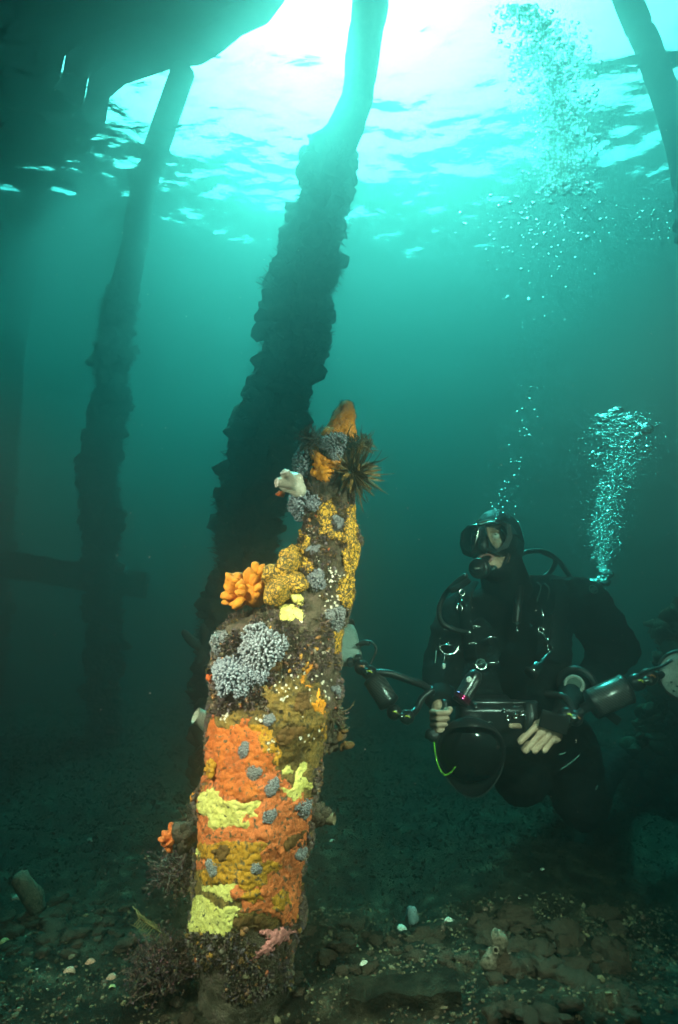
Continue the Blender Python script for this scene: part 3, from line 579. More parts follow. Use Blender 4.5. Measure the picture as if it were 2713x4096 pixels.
# pale tube sponge on the left
PALE = PM('pale_tube', [(.3, (.24, .25, .19)), (.7, (.48, .48, .38))], 30, .9, .4, 120)
t = thing('tube_sponge', 'pale grey-green tube sponge with an open mouth on the left edge of the stump', 'sponge', at(850, 2910, 1.6))
ax_ = spline([at(885, 2945, 1.62), at(850, 2912, 1.6), at(815, 2878, 1.57), at(784, 2862, 1.56)], 14)
mb = MB().add(*tube(ax_, [.022 - .002 * i / 14 + .001 * math.sin(i) for i in range(15)], 18, False))
mb.add(*tube(ax_[::-1][:9], [.0185, .016, .015, .0145, .014, .0135, .013, .012, .004], 18, False)); mb.build('tube_wall', PALE, t)
# sea squirt at the top left
SQ = PM('pale_tunic', [(.3, (.45, .44, .34)), (.7, (.70, .68, .56))], 30, .35, .25, 120, .5)
p, nn = hit(1190, 1925); c = at(1165, 1930, (p - CAM).dot(FW) - .06)
t = thing('sea_squirt', 'translucent white sea squirt with two stubby siphons near the top left of the stump', 'sea squirt', c)
remesh('tunic', [blob(c, (.034, .028, .03), 3, None, .2, 2, 4), capsule(c, .018, at(1142, 1893, 1.44), .011), capsule(c, .017, at(1114, 1930, 1.43), .011), blob(c + Vector((.02, 0, -.02)), .022, 2)], .003, SQ, t, 8)
RIM = plain('siphon_rim', (.75, .74, .66), .4)
for q, qd in ((at(1140, 1888, 1.435), (-.3, -.4, .8)), (at(1108, 1930, 1.425), (-.9, -.3, .1))):
    V, Fc = ring(q, qd, .0095, .0028, 16, 6); mesh('siphon_rim', V, Fc, RIM, t)
lobed('sponge', 'small red-brown sponge tucked under the white sea squirt', 'sponge', 1132, 1975, 20, REDS, 5, (-.5, 0, -.2), 2, .5, .6, 16)

# ---- feather star
ARM = VC('feather_star_arm', .85, .2, mulnoise=120)
p, nn = hit(1405, 1895); c0 = at(1412, 1890, (p - CAM).dot(FW) - .03); rr = random.Random(5)
t = thing('feather_star', 'brown feather star with bristling curled arms clinging to the upper right of the stump', 'feather star', c0)
V, Fc = blob(c0, .012, 2, None, .2); mesh('central_disc', V, Fc, BRN, t)
mainv = (Vector((.75, -.75, -.05))).normalized(); e1_ = mainv.orthogonal().normalized(); e2_ = mainv.cross(e1_)
for k in range(120):
    u = (k + .5) / 120; ph = math.acos(1 - u * 1.15); az = k * 2.39996
    d = (mainv * math.cos(ph) + (e1_ * math.cos(az) + e2_ * math.sin(az)) * math.sin(ph)).normalized(); L = rr.uniform(.055, .092) * (1.12 if d.x > 0 else .85)
    bend = Vector((rr.gauss(0, .2), rr.gauss(0, .2), rr.gauss(.1, .3))); pts = []
    for s in range(13): v = s / 12; pts.append(c0 + d * L * v + bend * L * v * v * .8 - d * L * .12 * v ** 3)
    g = rr.uniform(.6, 1.3); cA = (.07 * g, .042 * g, .012 * g); cB = (.26 * g, .165 * g, .04 * g); mb = MB()
    mb.add(*tube(pts, [.0016 - .0009 * i / 12 for i in range(13)], 4, False), cA)
    for s in range(1, 13):
        tg = (pts[s] - pts[s - 1]).normalized(); sd_ = tg.cross(d + Vector((.3, .1, .2))).normalized()
        for f_ in range(3):
            q = pts[s - 1].lerp(pts[s], f_ / 3.); l_ = .0070 * math.sin(math.pi * min(1, .12 + (s + f_ / 3) / 14.5)) + .001
            for sg in (-1, 1):
                e = q + (sd_ * sg + tg * .6 + d.cross(tg) * rr.uniform(-.3, .3)).normalized() * l_; mb.add([q - tg * .0010, q + tg * .0010, e], [(0, 1, 2)], cB)
    mb.build('arm', ARM, t, False)
# dark sea star behind on the pile
DARK = plain('dark_red_star', (.06, .03, .02), .8); c = at(815, 2585, 2.72)
t = thing('sea_star', 'dark sea star with curled arms on the pile left of the stump', 'sea star', c)
V, Fc = blob(c, (.035, .03, .035), 2); mesh('central_disc', V, Fc, DARK, t)
for q in ([(815, 2585), (775, 2570), (745, 2540), (733, 2522)], [(815, 2585), (812, 2620), (800, 2645), (785, 2656)], [(815, 2585), (822, 2540), (815, 2515), (812, 2500)], [(815, 2585), (860, 2575), (890, 2560), (915, 2555)], [(815, 2585), (855, 2620), (880, 2650), (900, 2670)]):
    V, Fc = tube(spline([at(x, y, 2.72 - .02 * i) for i, (x, y) in enumerate(q)], 10), [.024, .024, .023, .022, .021, .02, .019, .017, .015, .012, .006], 8); mesh('arm', V, Fc, DARK, t)
# bushy weed on the stump's lower left and at its foot
def weed(name, label, c, r, cols, n_=260, upb=.4, seed=1, flat=1.0):
    rr = random.Random(seed); mb = MB(); c = Vector(c); t = thing(name, label, 'seaweed', c)
    for k in range(n_):
        d = Vector((rr.gauss(0, 1), rr.gauss(0, 1) * .8, rr.gauss(upb, .8) * flat)).normalized(); L = r * rr.uniform(.5, 1.1); col = rr.choice(cols); base = c + Vector((rr.gauss(0, r * .25), rr.gauss(0, r * .25), rr.gauss(0, r * .15)))
        q = base; dd = d.copy(); pts = [q]
        for s in range(5): dd = (dd + Vector((rr.gauss(0, .25), rr.gauss(0, .25), rr.gauss(0, .25)))).normalized(); q = q + dd * L / 5; pts.append(q)
        mb.add(*tube(pts, [.0022, .002, .0018, .0015, .0012, .0006], 3, False), col)
        for s in range(1, 6):
            for _ in range(3):
                v = Vector((rr.gauss(0, 1), rr.gauss(0, 1), rr.gauss(0, 1))).normalized() * r * .09; a_ = pts[s]; mb.add([a_, a_ + v, a_ + v * .6 + v.orthogonal() * .5], [(0, 1, 2)], tuple(x * rr.uniform(.7, 1.5) for x in col))
    mb.build('fronds', TURF, t, False, kind='stuff'); return t
weed('seaweed', 'bushy brown-red weed jutting from the lower left of the stump', at(735, 3490, 1.58), .075, [(.10, .06, .05), (.14, .09, .08), (.08, .05, .04), (.18, .12, .09)], 300, .1, 3)
weed('seaweed', 'dark bushy weed on the left edge of the stump above the red-orange sponge', at(795, 3265, 1.6), .05, [(.08, .055, .05), (.10, .07, .05)], 160, .1, 4)
weed('seaweed', 'dark red bushy weed on the seabed at the left foot of the stump', Vector(atZ(650, 3880, .02)), .075, [(.07, .04, .035), (.10, .055, .045), (.06, .04, .03)], 300, .6, 5)
weed('seaweed', 'fuzzy brown weed at the top of the stump behind the amber sponge', at(1240, 1760, 1.6), .04, [(.09, .06, .04), (.12, .08, .06)], 160, .4, 6)
weed('seaweed', 'fuzzy olive weed tuft behind the feather star', at(1440, 1790, 1.62), .045, [(.08, .07, .035), (.10, .08, .04)], 160, .5, 7)
weed('seaweed', 'brown-red turf weed on the shelf right of the orange finger sponge', at(1100, 2478, 1.52), .045, [(.11, .06, .05), (.16, .09, .07), (.08, .05, .035)], 200, .3, 8)
weed('seaweed', 'brown-red turf weed on the left shoulder above the largest soft coral', at(960, 2500, 1.56), .04, [(.10, .06, .05), (.13, .08, .06), (.08, .06, .035)], 180, .4, 9)
weed('seaweed', 'olive-brown weed tuft at the right foot of the spire', at(1260, 2500, 1.5), .04, [(.11, .08, .05), (.14, .09, .07)], 180, .2, 10)
weed('seaweed', 'grey-brown weed on the upper right edge above the brown sponge lobes', at(1320, 2860, 1.52), .045, [(.12, .10, .06), (.15, .11, .08), (.10, .08, .05)], 220, .1, 11)
# thin hydroid twig left of the foot
t = thing('hydroid', 'thin yellowish hydroid twig leaning left of the foot of the stump', 'hydroid', at(700, 3775, 1.45)); mb = MB(); HYD = PM('hydroid_stem', [(.3, (.16, .12, .04)), (.7, (.3, .22, .07))], 40)
st = spline([at(705, 3778, 1.46), at(650, 3735, 1.44), at(600, 3700, 1.42), at(560, 3672, 1.42)], 16); mb.add(*tube(st, .0016, 5))
for k in range(2, 17):
    for sg in (-1, 1): q = st[k]; mb.add(*tube([q, q + Vector((-.012, random.uniform(-.01, .01), .014 * sg)), q + Vector((-.022, random.uniform(-.01, .01), .018 * sg + .004))], [.001, .0008, .0004], 4))
mb.build('stem', HYD, t)

# ------------------------------------------------------------------ rubble, shells and growth on the seabed
ROCK = PM('fouled_rock', [(.25, (.03, .022, .014)), (.43, (.085, .058, .036)), (.57, (.16, .10, .065)), (.75, (.30, .22, .15))], 24, .95, 1.0, 130, .15, 9, bdist=.006)
def gpt(px, py):
    p = atZ(px, py, 0.)
    for _ in range(4): p = atZ(px, py, gz(p.x, p.y))
    return p
def rock_mesh(seed):
    V, Fc = ico(3); rr = random.Random(seed); sx, sy, sz_ = rr.uniform(.8, 1.3), rr.uniform(.7, 1.1), rr.uniform(.4, .7); out = []
    planes = [Vector((rr.gauss(0, 1), rr.gauss(0, 1), rr.gauss(0, 1))).normalized() for _ in range(9)]
    for v in V:
        k = min([1.0] + [(.72 + .1 * (q % 3)) / max(1e-3, v.dot(pl)) for q, pl in enumerate(planes) if v.dot(pl) > .3]); k *= 1 + .38 * fbm(v * 2.6 + Vector((seed, 0, 0)), 5, .68)
        out.append((v.x * sx * k, v.y * sy * k, v.z * sz_ * k))
    me = bpy.data.meshes.new('rock'); me.from_pydata(out, [], Fc); me.polygons.foreach_set('use_smooth', [True] * len(Fc)); me.materials.append(ROCK); me.update(); return me
RM = [rock_mesh(k * 7.3) for k in range(9)]
def put_rock(px, py, r, label, group, k):
    p = gpt(px, py); o = bpy.data.objects.new('rock', RM[k % 9]); sc.collection.objects.link(o); s = mm(r, (p - CAM).dot(FW))
    o.location = p + Vector((0, 0, s * .12)); o.scale = (s, s * random.uniform(.8, 1.1), s * random.uniform(.7, 1.1)); o.rotation_euler = (random.uniform(-.3, .3), random.uniform(-.3, .3), random.random() * 6.28)
    tag(o, label, 'rock', group)
rr = random.Random(12)
zones = [((20, 3600, 560, 3830), 46, (16, 54), 'brown fouled rubble stone on the seabed left of the stump', 'rubble left of the stump'),
         ((1230, 3680, 1880, 3900), 46, (14, 46), 'brown fouled rubble stone on the seabed right of the stump foot', 'rubble right of the stump'),
         ((1880, 3660, 2480, 4080), 60, (26, 85), 'dark rugged stone of the rocky rise at the lower right', 'rocky rise at lower right'),
         ((600, 3900, 1250, 4090), 26, (14, 40), 'dark stone just in front of the foot of the stump', 'stones in front of the stump'),
         ((2500, 3900, 2710, 4090), 6, (25, 55), 'dark stone in the bottom right corner', 'stones in the bottom right corner')]
k = 0
for (x0, y0, x1, y1), n_, (r0, r1), lb, gp in zones:
    for _ in range(n_): put_rock(rr.uniform(x0, x1), rr.uniform(y0, y1), rr.uniform(r0, r1) * (.7 + .3 * rr.random()), lb, gp, k); k += 1
GRV = VC('gravel', .95, .15, mulnoise=50); mb = MB(); gp = [(.06, .047, .028), (.10, .078, .045), (.14, .112, .066), (.18, .145, .088), (.14, .078, .055), (.07, .058, .035), (.21, .175, .09)]
for q in range(19000):
    x = rr.uniform(-1.3, 1.3); y = .95 + 1.1 * rr.random() ** 1.5  # real grit, but crowded to the front to stand in for flash brightness
    if noise.noise(Vector((x * 3, y * 3, 4))) < rr.uniform(-.6, .35): continue
    s = rr.uniform(.002, .0055) * (2 if rr.random() < .05 else 1); M = Matrix.Rotation(rr.random() * 6, 3, 'X') @ Matrix.Rotation(rr.random() * 6, 3, 'Z')
    mb.add(*blob((x, y, gz(x, y) + s * .2), (s, s * rr.uniform(.5, .9), s * rr.uniform(.4, .8)), 1, M), rr.choice(gp) if rr.random() < .992 else (.5, .46, .36))
mb.build('gravel', GRV, None, False, kind='stuff')['label'] = 'loose gravel and shell grit over the seabed'
V = []; Fc = []; Cc = []
for q in range(95000):
    y = 1.15 * math.exp(rr.random() * 2.25); x = rr.uniform(-.75, .75) * (y + .6)
    if fbm(Vector((x * 1.7, y * 1.7, 14)), 3) < rr.uniform(-.4, .3) + max(0, 1.85 - y) * 1.9 - .4: continue
    p = Vector((x, y, gz(x, y) - .003)); L = rr.uniform(.004, .011) * max(1, y / 1.7); c = rr.choice([(.012, .013, .006), (.018, .016, .009), (.02, .014, .011), (.009, .010, .005), (.028, .024, .013)])
    d = Vector((rr.gauss(0, 1.1), rr.gauss(0, 1.1), .8)).normalized(); s = Vector((rr.gauss(0, 1), rr.gauss(0, 1), rr.gauss(0, 1))).normalized() * L * .35; b = len(V); V += [p - s, p + s, p + d * L + s * .7, p + d * L * 1.15 - s * .6]; Fc.append((b, b + 1, b + 2, b + 3)); Cc += [c] * 4
mesh('ground_weed', V, Fc, TURF, None, False, Cc, kind='stuff')['label'] = 'short dark weed growing over the seabed'
def shell(px, py, rpx, colr, label, tilt, yaw, group=None):
    p = gpt(px, py); r = mm(rpx, (p - CAM).dot(FW)); up_ = Vector((math.sin(yaw) * math.cos(tilt), -math.cos(yaw) * math.cos(tilt), math.sin(tilt))); e1_ = up_.cross(Vector((0, 0, 1))).normalized() if abs(up_.z) < .98 else Vector((1, 0, 0)); e2_ = e1_.cross(up_)
    nr, na = 7, 37; V = []; Fc = []; c = p + Vector((0, 0, r * .35)) - e2_ * r * .2
    for lay in (0, 1):
        for i in range(nr):
            u = i / (nr - 1)
            for j in range(na):
                a_ = -1.75 + 3.5 * j / (na - 1); rad_ = r * u * (1.0 - .12 * abs(a_) / 1.75) * (1 + .03 * math.cos(j * math.pi)); rib = .035 * r * math.cos(j * math.pi) * u
                V.append(c + e1_ * math.sin(a_) * rad_ - e2_ * (r * .5 - (math.cos(a_) * rad_ + r * .0)) + up_ * (r * .42 * (1 - (u * 1.0 - .25) ** 2 * 1.2) + rib - lay * .08 * r))
    for lay in (0, 1):
        b = lay * nr * na
        for i in range(nr - 1):
            for j in range(na - 1): f = (b + i * na + j, b + i * na + j + 1, b + (i + 1) * na + j + 1, b + (i + 1) * na + j); Fc.append(f if lay == 0 else f[::-1])
    for j in range(na - 1): Fc.append(((nr - 1) * na + j, (nr - 1) * na + j + 1, nr * na + (nr - 1) * na + j + 1, nr * na + (nr - 1) * na + j))
    tag(mesh('shell', V, Fc, colr), label, 'shell', group)
SW = PM('white_shell', [(.3, (.38, .36, .27)), (.6, (.66, .62, .5))], 50, .7, .4, 220); SP = PM('pink_shell', [(.3, (.38, .17, .10)), (.7, (.62, .33, .22))], 50, .7, .4, 220); SY = PM('yellowish_shell', [(.3, (.36, .34, .12)), (.7, (.6, .55, .26))], 50, .7, .4, 220)
for a_ in [(705, 3812, 27, SW, 'white shell at the left foot of the stump beside the hydroid twig', .3, -.3), (362, 3850, 24, SP, 'upright pinkish shell on the left seabed', .2, .4), (280, 3885, 26, SP, 'leftmost orange-pink shell half buried in the left sand', .9, .2), (452, 3912, 26, SP, 'orange-pink shell nearest the dark red weed', .7, -.4),
           (450, 3948, 15, SY, 'small cream shell just below the orange-pink shell', 1.1, .2), (1602, 3716, 25, SW, 'cream shell leftmost of the three right of the stump', .8, .5), (1690, 3745, 22, SY, 'yellowish shell middle of the three right of the stump', .9, -.5), (1793, 3684, 22, SW, 'cream shell furthest right of the three, on the rubble edge', .5, .2),
           (1457, 3858, 25, SW, 'upright cream shell standing on gravel right of the stump foot', .15, .3), (2335, 3845, 14, SW, 'tiny white shell on the rocky rise', .6, 0), (68, 3592, 20, SW, 'white shell below the pale finger sponge at the far left', .5, .3), (360, 3362, 15, SW, 'small pale shell far back on the dark left seabed', .3, 0),
           (915, 3998, 24, SW, 'white shell in front of the stump near the bottom edge', .8, .4), (817, 4002, 15, SW, 'small white shell near the bottom edge left of the larger one', .6, -.2), (20, 3765, 20, SY, 'yellow-green shell at the left edge of the picture', .5, .4), (2115, 4075, 20, SP, 'tan shell at the bottom of the rocky rise', .6, .1), (1330, 3365, 14, SW, 'faint shell on the dark seabed behind the stump', .3, 0), (2170, 3480, 14, SW, 'faint pale shell on the dark seabed below the diver', .3, 0)]: shell(*a_)
GS = speckle(PM('grey_sponge', [(.3, (.08, .07, .045)), (.55, (.15, .125, .085)), (.75, (.24, .20, .15))], 26, .95, .9, 110, .15, 8), (.04, .033, .02), 60, .56)
p = gpt(1985, 3860); s = mm(1, (p - CAM).dot(FW)); t = thing('sponge', 'pale grey upright sponge with a hollow, on the seabed beside the rocky rise', 'sponge', p)
remesh('body', [blob(p + Vector((0, 0, 35 * s)), (42 * s, 34 * s, 55 * s), 3, None, .3, 1.6, 2), blob(p + Vector((-25 * s, 0, 10 * s)), (45 * s, 35 * s, 30 * s), 3, None, .3, 1.6, 3), blob(p + Vector((12 * s, 0, 85 * s)), (30 * s, 26 * s, 42 * s), 3, None, .2, 2, 5)], .005, GS, t, 3, disp=lambda c, q: c + q * (.010 * fbm(c * 28, 4)))
V, Fc = lathe(p + Vector((-6 * s, -34 * s, 66 * s)), (-.2, -1, .25), [(0, 12 * s), (3 * s, 14 * s), (5 * s, 12 * s), (2 * s, 8 * s), (-10 * s, 6 * s), (-12 * s, 0)], 16); mesh('mouth', V, Fc, GS, t)
t = thing('sponge', 'pale finger-shaped sponge lying at the far left of the seabed', 'sponge', gpt(130, 3640)); p0 = gpt(150, 3640); q = (p0 - CAM).dot(FW); V, Fc = tube(spline([p0 + Vector((0, 0, .0)), at(120, 3570, q - .02), at(80, 3515, q - .03), at(62, 3495, q - .03)], 10), [.026, .027, .028, .028, .027, .026, .025, .024, .021, .016, .006], 14)
V = [v + Vector((.5, -.5, 1)) * .009 * fbm(v * 26, 4) for v in V]; mesh('finger', V, Fc, GS, t)
p = gpt(1648, 3690); tag(mesh('sponge', *blob(p + Vector((0, 0, .015)), (.018, .016, .028), 3, None, .3, 2, 8), PM('bluish_sponge', [(.3, (.12, .18, .18)), (.7, (.25, .33, .32))], 40)), 'small bluish sponge knob on the rubble edge right of the stump', 'sponge')
t = thing('plank', 'half-buried old plank lying on the seabed at the bottom centre', 'plank', gpt(1600, 3990)); a = gpt(1400, 4010); b = gpt(1830, 3975); V = []; Fc = []
for j in range(41):
    c = a.lerp(b, j / 40)
    for (u, v) in [(-1, -1), (1, -1), (1, 1), (-1, 1)]: qq = c + Vector((0, .045 * u, .012 + .016 * v)); V.append(qq + Vector((0, 1, 1)) * .006 * fbm(qq * 22, 3))
for j in range(40):
    for k in range(4): k2 = (k + 1) % 4; Fc.append((j * 4 + k, j * 4 + k2, (j + 1) * 4 + k2, (j + 1) * 4 + k))
mesh('board', V, Fc + [(3, 2, 1, 0), (160, 161, 162, 163)], SAND, t, False)

# ------------------------------------------------------------------ the diver
SUIT = PM('black_drysuit', [(.3, (.004, .0045, .0045)), (.7, (.008, .009, .009))], 30, .9, .5, 60, .06, 4, bdist=.004)
RUB = plain('black_rubber', (.012, .012, .012), .45, .4); NYL = plain('black_nylon', (.009, .010, .010), .85, .1)
BLK = plain('black_anodised', (.014, .014, .015), .3, .5); CHR = plain('stainless_steel', (.62, .62, .6), .18, .5, 1.0)
SKIN = PM('skin', [(.3, (.42, .24, .16)), (.7, (.56, .34, .24))], 40, .55, .35, 300, .35, 4, bdist=.001)
LIP = plain('lips', (.5, .2, .17), .45); EYE = plain('eye_white', (.75, .73, .68), .2); IRI = plain('iris', (.05, .07, .05), .15, .6)
GLASSM = mat('mask_lens'); n = GLASSM.node_tree; n.nodes.remove(n.nodes['Principled BSDF']); tr = n.nodes.new('ShaderNodeBsdfTransparent'); tr.inputs[0].default_value = (.9, .94, .92, 1); gl = n.nodes.new('ShaderNodeBsdfGlossy'); gl.inputs['Roughness'].default_value = .02
lw = n.nodes.new('ShaderNodeFresnel'); lw.inputs[0].default_value = 1.06; mx = n.nodes.new('ShaderNodeMixShader'); n.links.new(lw.outputs[0], mx.inputs[0]); n.links.new(tr.outputs[0], mx.inputs[1]); n.links.new(gl.outputs[0], mx.inputs[2]); n.links.new(mx.outputs[0], n.nodes['Material Output'].inputs[0])
GRYT = plain('grey_trim', (.30, .30, .26), .6); LIME = PM('lime_cord', [(.4, (.02, .03, .01)), (.55, (.25, .75, .05))], 260, .7, .2); WHTP = plain('white_plastic', (.75, .75, .7), .4); TEAL = plain('pale_print', (.25, .45, .40), .7)
DV = thing('person', 'scuba diver in black drysuit, hood and mask hovering upright and holding a camera', 'person', at(2160, 3290, 2.4))
def cap(a, ra, b, rb): return capsule(at(*a), ra, at(*b), rb, 14)
def folds(co, nn): return co + nn * (.010 * fbm(Vector((co.x * 7, co.y * 7, co.z * 15)), 3) + .004 * fbm(co * 40, 2))
remesh('drysuit', [blob(at(2060, 2540, 2.45), (.225, .15, .22), 3), blob(at(2070, 2760, 2.45), (.215, .15, .2), 3), blob(at(2170, 2960, 2.47), (.20, .15, .14), 3),
    cap((1850, 2450, 2.38), .085, (2350, 2430, 2.5), .105), cap((2040, 2400, 2.42), .10, (2010, 2300, 2.38), .085), cap((2120, 2360, 2.45), .06, (2330, 2400, 2.5), .09),
    cap((1835, 2470, 2.36), .088, (1775, 2650, 2.30), .080), cap((1775, 2650, 2.30), .080, (1762, 2800, 2.10), .052),
    cap((2350, 2440, 2.5), .105, (2462, 2590, 2.52), .096), cap((2462, 2590, 2.52), .094, (2395, 2690, 2.40), .075), cap((2395, 2690, 2.40), .075, (2285, 2790, 2.14), .050),
    cap((2270, 2980, 2.47), .125, (2325, 3210, 2.28), .098), cap((2325, 3210, 2.28), .098, (2400, 3100, 2.75), .075), cap((2400, 3100, 2.75), .075, (2470, 3040, 2.95), .065),
    cap((2080, 2990, 2.47), .115, (2075, 3125, 2.25), .090), cap((2075, 3125, 2.25), .09, (2180, 3080, 2.72), .07), cap((2180, 3080, 2.72), .07, (2240, 3040, 2.9), .06)], .012, SUIT, DV, 8, disp=folds)
for (x, y, dd, x2, y2) in ((2490, 3020, 2.98, 2610, 3075), (2250, 3040, 2.95, 2320, 3090)):
    a = at(x, y, dd); b = at(x2, y2, dd + .35); dv = (b - a); e1_ = dv.cross(FW).normalized(); V = []; Fc = []
    for j in range(9):
        c = a + dv * (j / 8); ww = .06 + .05 * j / 8
        for (u, v) in [(-1, -.5), (-.9, .5), (.9, .5), (1, -.5)]: V.append(c + e1_ * ww * u + e1_.cross(dv).normalized() * .012 * v * (1.5 - j / 8))
    for j in range(8):
        for k in range(4): k2 = (k + 1) % 4; Fc.append((j * 4 + k, j * 4 + k2, (j + 1) * 4 + k2, (j + 1) * 4 + k))
    o = mesh('fin', V, Fc + [(3, 2, 1, 0), (32, 33, 34, 35)], RUB, None, False); tag(o, 'black swim fin trailing behind the diver on the %s' % ('right of the picture' if x > 2400 else 'left, mostly hidden behind the thigh'), 'fin', 'diver fins')
# head
yaw = R(37); hf = Vector((-math.sin(yaw) * .995, -math.cos(yaw) * .995, .16)).normalized(); hs = Vector((math.cos(yaw), -math.sin(yaw), .05)); hs = (hs - hf * hs.dot(hf)).normalized(); hu = hs.cross(hf) * -1
hu = hu if hu.z > 0 else -hu
HC = at(1984, 2192, 2.32); HM = Matrix((hs, hf, hu)).transposed()
def HL(a, b, c): return HC + hs * a + hf * b + hu * c
def hb(c, r, sub=3): return blob(HL(*c), r, sub, HM)
face = [hb((0, -.005, .005), (.072, .094, .112)), hb((.038, .064, -.02), (.03, .028, .03)), hb((-.038, .064, -.02), (.03, .028, .03)), hb((0, .095, -.005), (.014, .022, .026)), hb((0, .086, .03), (.011, .014, .03)),
        hb((0, .05, -.085), (.046, .042, .030)), hb((0, .078, -.095), (.024, .02, .018)), hb((0, .070, .062), (.055, .022, .02)), hb((0, .075, -.06), (.034, .02, .024))]
for sg in (-1, 1): face += [hb((sg * .032, .079, .036), (.019, .011, .006), 2), hb((sg * .032, .079, .004), (.017, .010, .005), 2)]
remesh('face', face, .0032, SKIN, DV, 4)
for sg in (-1, 1):
    e = mesh('eye', *hb((sg * .032, .0745, .019), (.0135, .0135, .0135)), EYE, DV); g = (hf + hs * .45 + hu * .3).normalized(); V, Fc = blob(HL(sg * .032, .0745, .019) + g * .0085, .0066, 2); mesh('iris', V, Fc, IRI, e)
pts = [HL(.026 * math.cos(t_), .099 - .35 * (.026 * math.cos(t_)) ** 2 * 20, -.066 + .013 * math.sin(t_)) for t_ in np.linspace(0, 2 * math.pi, 21)]; mesh('lips', *tube(pts, .0062, 8, False), LIP, DV)
hood = remesh('hood', [hb((0, -.022, .032), (.094, .118, .128)), capsule(HL(0, -.035, -.05), .085, at(2030, 2360, 2.4), .10), hb((0, .02, -.09), (.06, .06, .045))], .006, plain('hood_neoprene', (.008, .009, .009), .6, .2), DV, 5)
bm = bmesh.new(); bm.from_mesh(hood.data); kill = []
for f in bm.faces:
    q = f.calc_center_median() - HC; a_, b_, c_ = q.dot(hs), q.dot(hf), q.dot(hu)
    if b_ > .01 and (a_ / .070) ** 2 + ((c_ + .012) / .094) ** 2 < 1: kill.append(f)
bmesh.ops.delete(bm, geom=kill, context='FACES'); bm.to_mesh(hood.data); bm.free()
pts = []
for t_ in np.linspace(0, 2 * math.pi, 41): a_ = .071 * math.cos(t_); c_ = -.012 + .095 * math.sin(t_); pts.append(HL(a_, -.014 + .108 * math.sqrt(max(.05, 1 - (a_ / .09) ** 2 - ((c_ - .006) / .136) ** 2)), c_))
mesh('hood_rim', *tube(pts, .006, 8, False), RUB, hood)
pts = [HL(.093 * math.sin(t_), -.010 + .107 * math.cos(t_) * .86, .083 - .055 * (math.sin(t_)) ** 2) for t_ in np.linspace(-1.2, 1.35, 24)]; mesh('hood_band', *tube(pts, .0045, 8, True), GRYT, hood)
# mask
MK = thing('dive_mask', 'black dive mask with silver frame edges on the diver face', 'dive mask', HL(0, .12, .01))
outer = [(-.098, .046), (-.062, .066), (-.02, .062), (0, .056), (.02, .062), (.062, .066), (.098, .046), (.104, .0), (.088, -.040), (.05, -.058), (.024, -.050), (0, -.030), (-.024, -.050), (-.05, -.058), (-.088, -.040), (-.104, 0)]
lens = [(.014, .050), (.050, .055), (.080, .042), (.088, .008), (.076, -.026), (.052, -.044), (.034, -.026), (.020, .012)]
def mb_(a): return .122 - 2.6 * a * a
def MP(a, c, o=0): return HL(a, mb_(a) + o, c)
loops = [outer, lens, [(-x, y) for x, y in lens][::-1]]; flat = [p for l in loops for p in l]
tri = geometry.tessellate_polygon([[Vector((x, y, 0)) for x, y in l] for l in loops])
fr_o = mesh('frame', [MP(x, y) for x, y in flat], [tuple(t_) for t_ in tri], RUB, MK, False)
V = []; no = len(outer)
for lv, (sc_, bb) in enumerate(((1, None), (1.02, -.02), (.93, -.075))):
    for (x, y) in outer: V.append(MP(x, y) if bb is None else HL(x * sc_, max(.0, mb_(x) + bb), y * sc_))
mesh('skirt', V, [(l * no + i, l * no + (i + 1) % no, (l + 1) * no + (i + 1) % no, (l + 1) * no + i) for l in range(2) for i in range(no)], RUB, MK)
for sg in (1, -1):
    P_ = [(sg * x, y) for x, y in lens]; mesh('lens', [MP(x, y, .001) for x, y in P_], [tuple(range(len(P_)))], GLASSM, MK, False)
    loop = spline([MP(x, y, .002) for x, y in P_ + P_[:1]], 40); mesh('lens_rim', *tube(loop, .0022, 6, False), BLK, MK)
    inner = spline([MP(sg * x, y, .004) for x, y in ((.052, .058), (.03, .058), (.013, .050), (.019, .012), (.033, -.026), (.050, -.046))], 20); mesh('silver_edge', *tube(inner, .0034, 6), CHR, MK)
mesh('nose_pocket', *blob(HL(0, .112, -.022), (.021, .024, .032), 3, HM), RUB, MK)
for sg in (1, -1): mesh('strap', *tube([HL(sg * .098, .09, .01), HL(sg * .102, .05, .02), HL(sg * .096, -.01, .025), HL(sg * .07, -.09, .03)], .010, 8, True, .35), RUB, MK)
# regulator and hoses
RG = thing('regulator', 'black regulator second stage in the diver mouth with its hose curving down', 'regulator', HL(0, .15, -.1))
rc = HL(-.004, .150, -.118); V, Fc = lathe(rc, hf + Vector((0, 0, -.15)), [(-.04, .0), (-.038, .026), (-.02, .036), (0, .038), (.008, .036), (.012, .030), (.013, .012), (.015, .010), (.015, 0)], 28); body = mesh('body', V, Fc, RUB, RG)
V, Fc = ring(rc + hf * .011, hf, .024, .0025); mesh('purge_ring', V, Fc, NYL, body)
mesh('mouthpiece', *tube([HL(0, .092, -.068), HL(0, .118, -.082), rc - hf * .03], [.019, .017, .02], 14, True, .6), RUB, RG)
V, Fc = lathe(HL(.03, .125, -.118), hs + hf * .5 - hu * .2, [(0, 0), (0, .011), (.006, .012), (.007, .010), (.011, .010), (.012, .012), (.018, .012), (.019, .010), (.023, .010), (.024, 0)], 18); mesh('adjustment_knob', V, Fc, CHR, RG)
V, Fc = box(rc + hf * .014 - hu * .004, [hs, hu, hf], (.010, .0022, .001)); mesh('logo_bar', V, Fc, GRYT, body, False)
def hose(parent, pts, r, m=RUB, name='hose', n_=40): return mesh(name, *tube(spline([at(*p) for p in pts], n_), r, 10), m, parent)
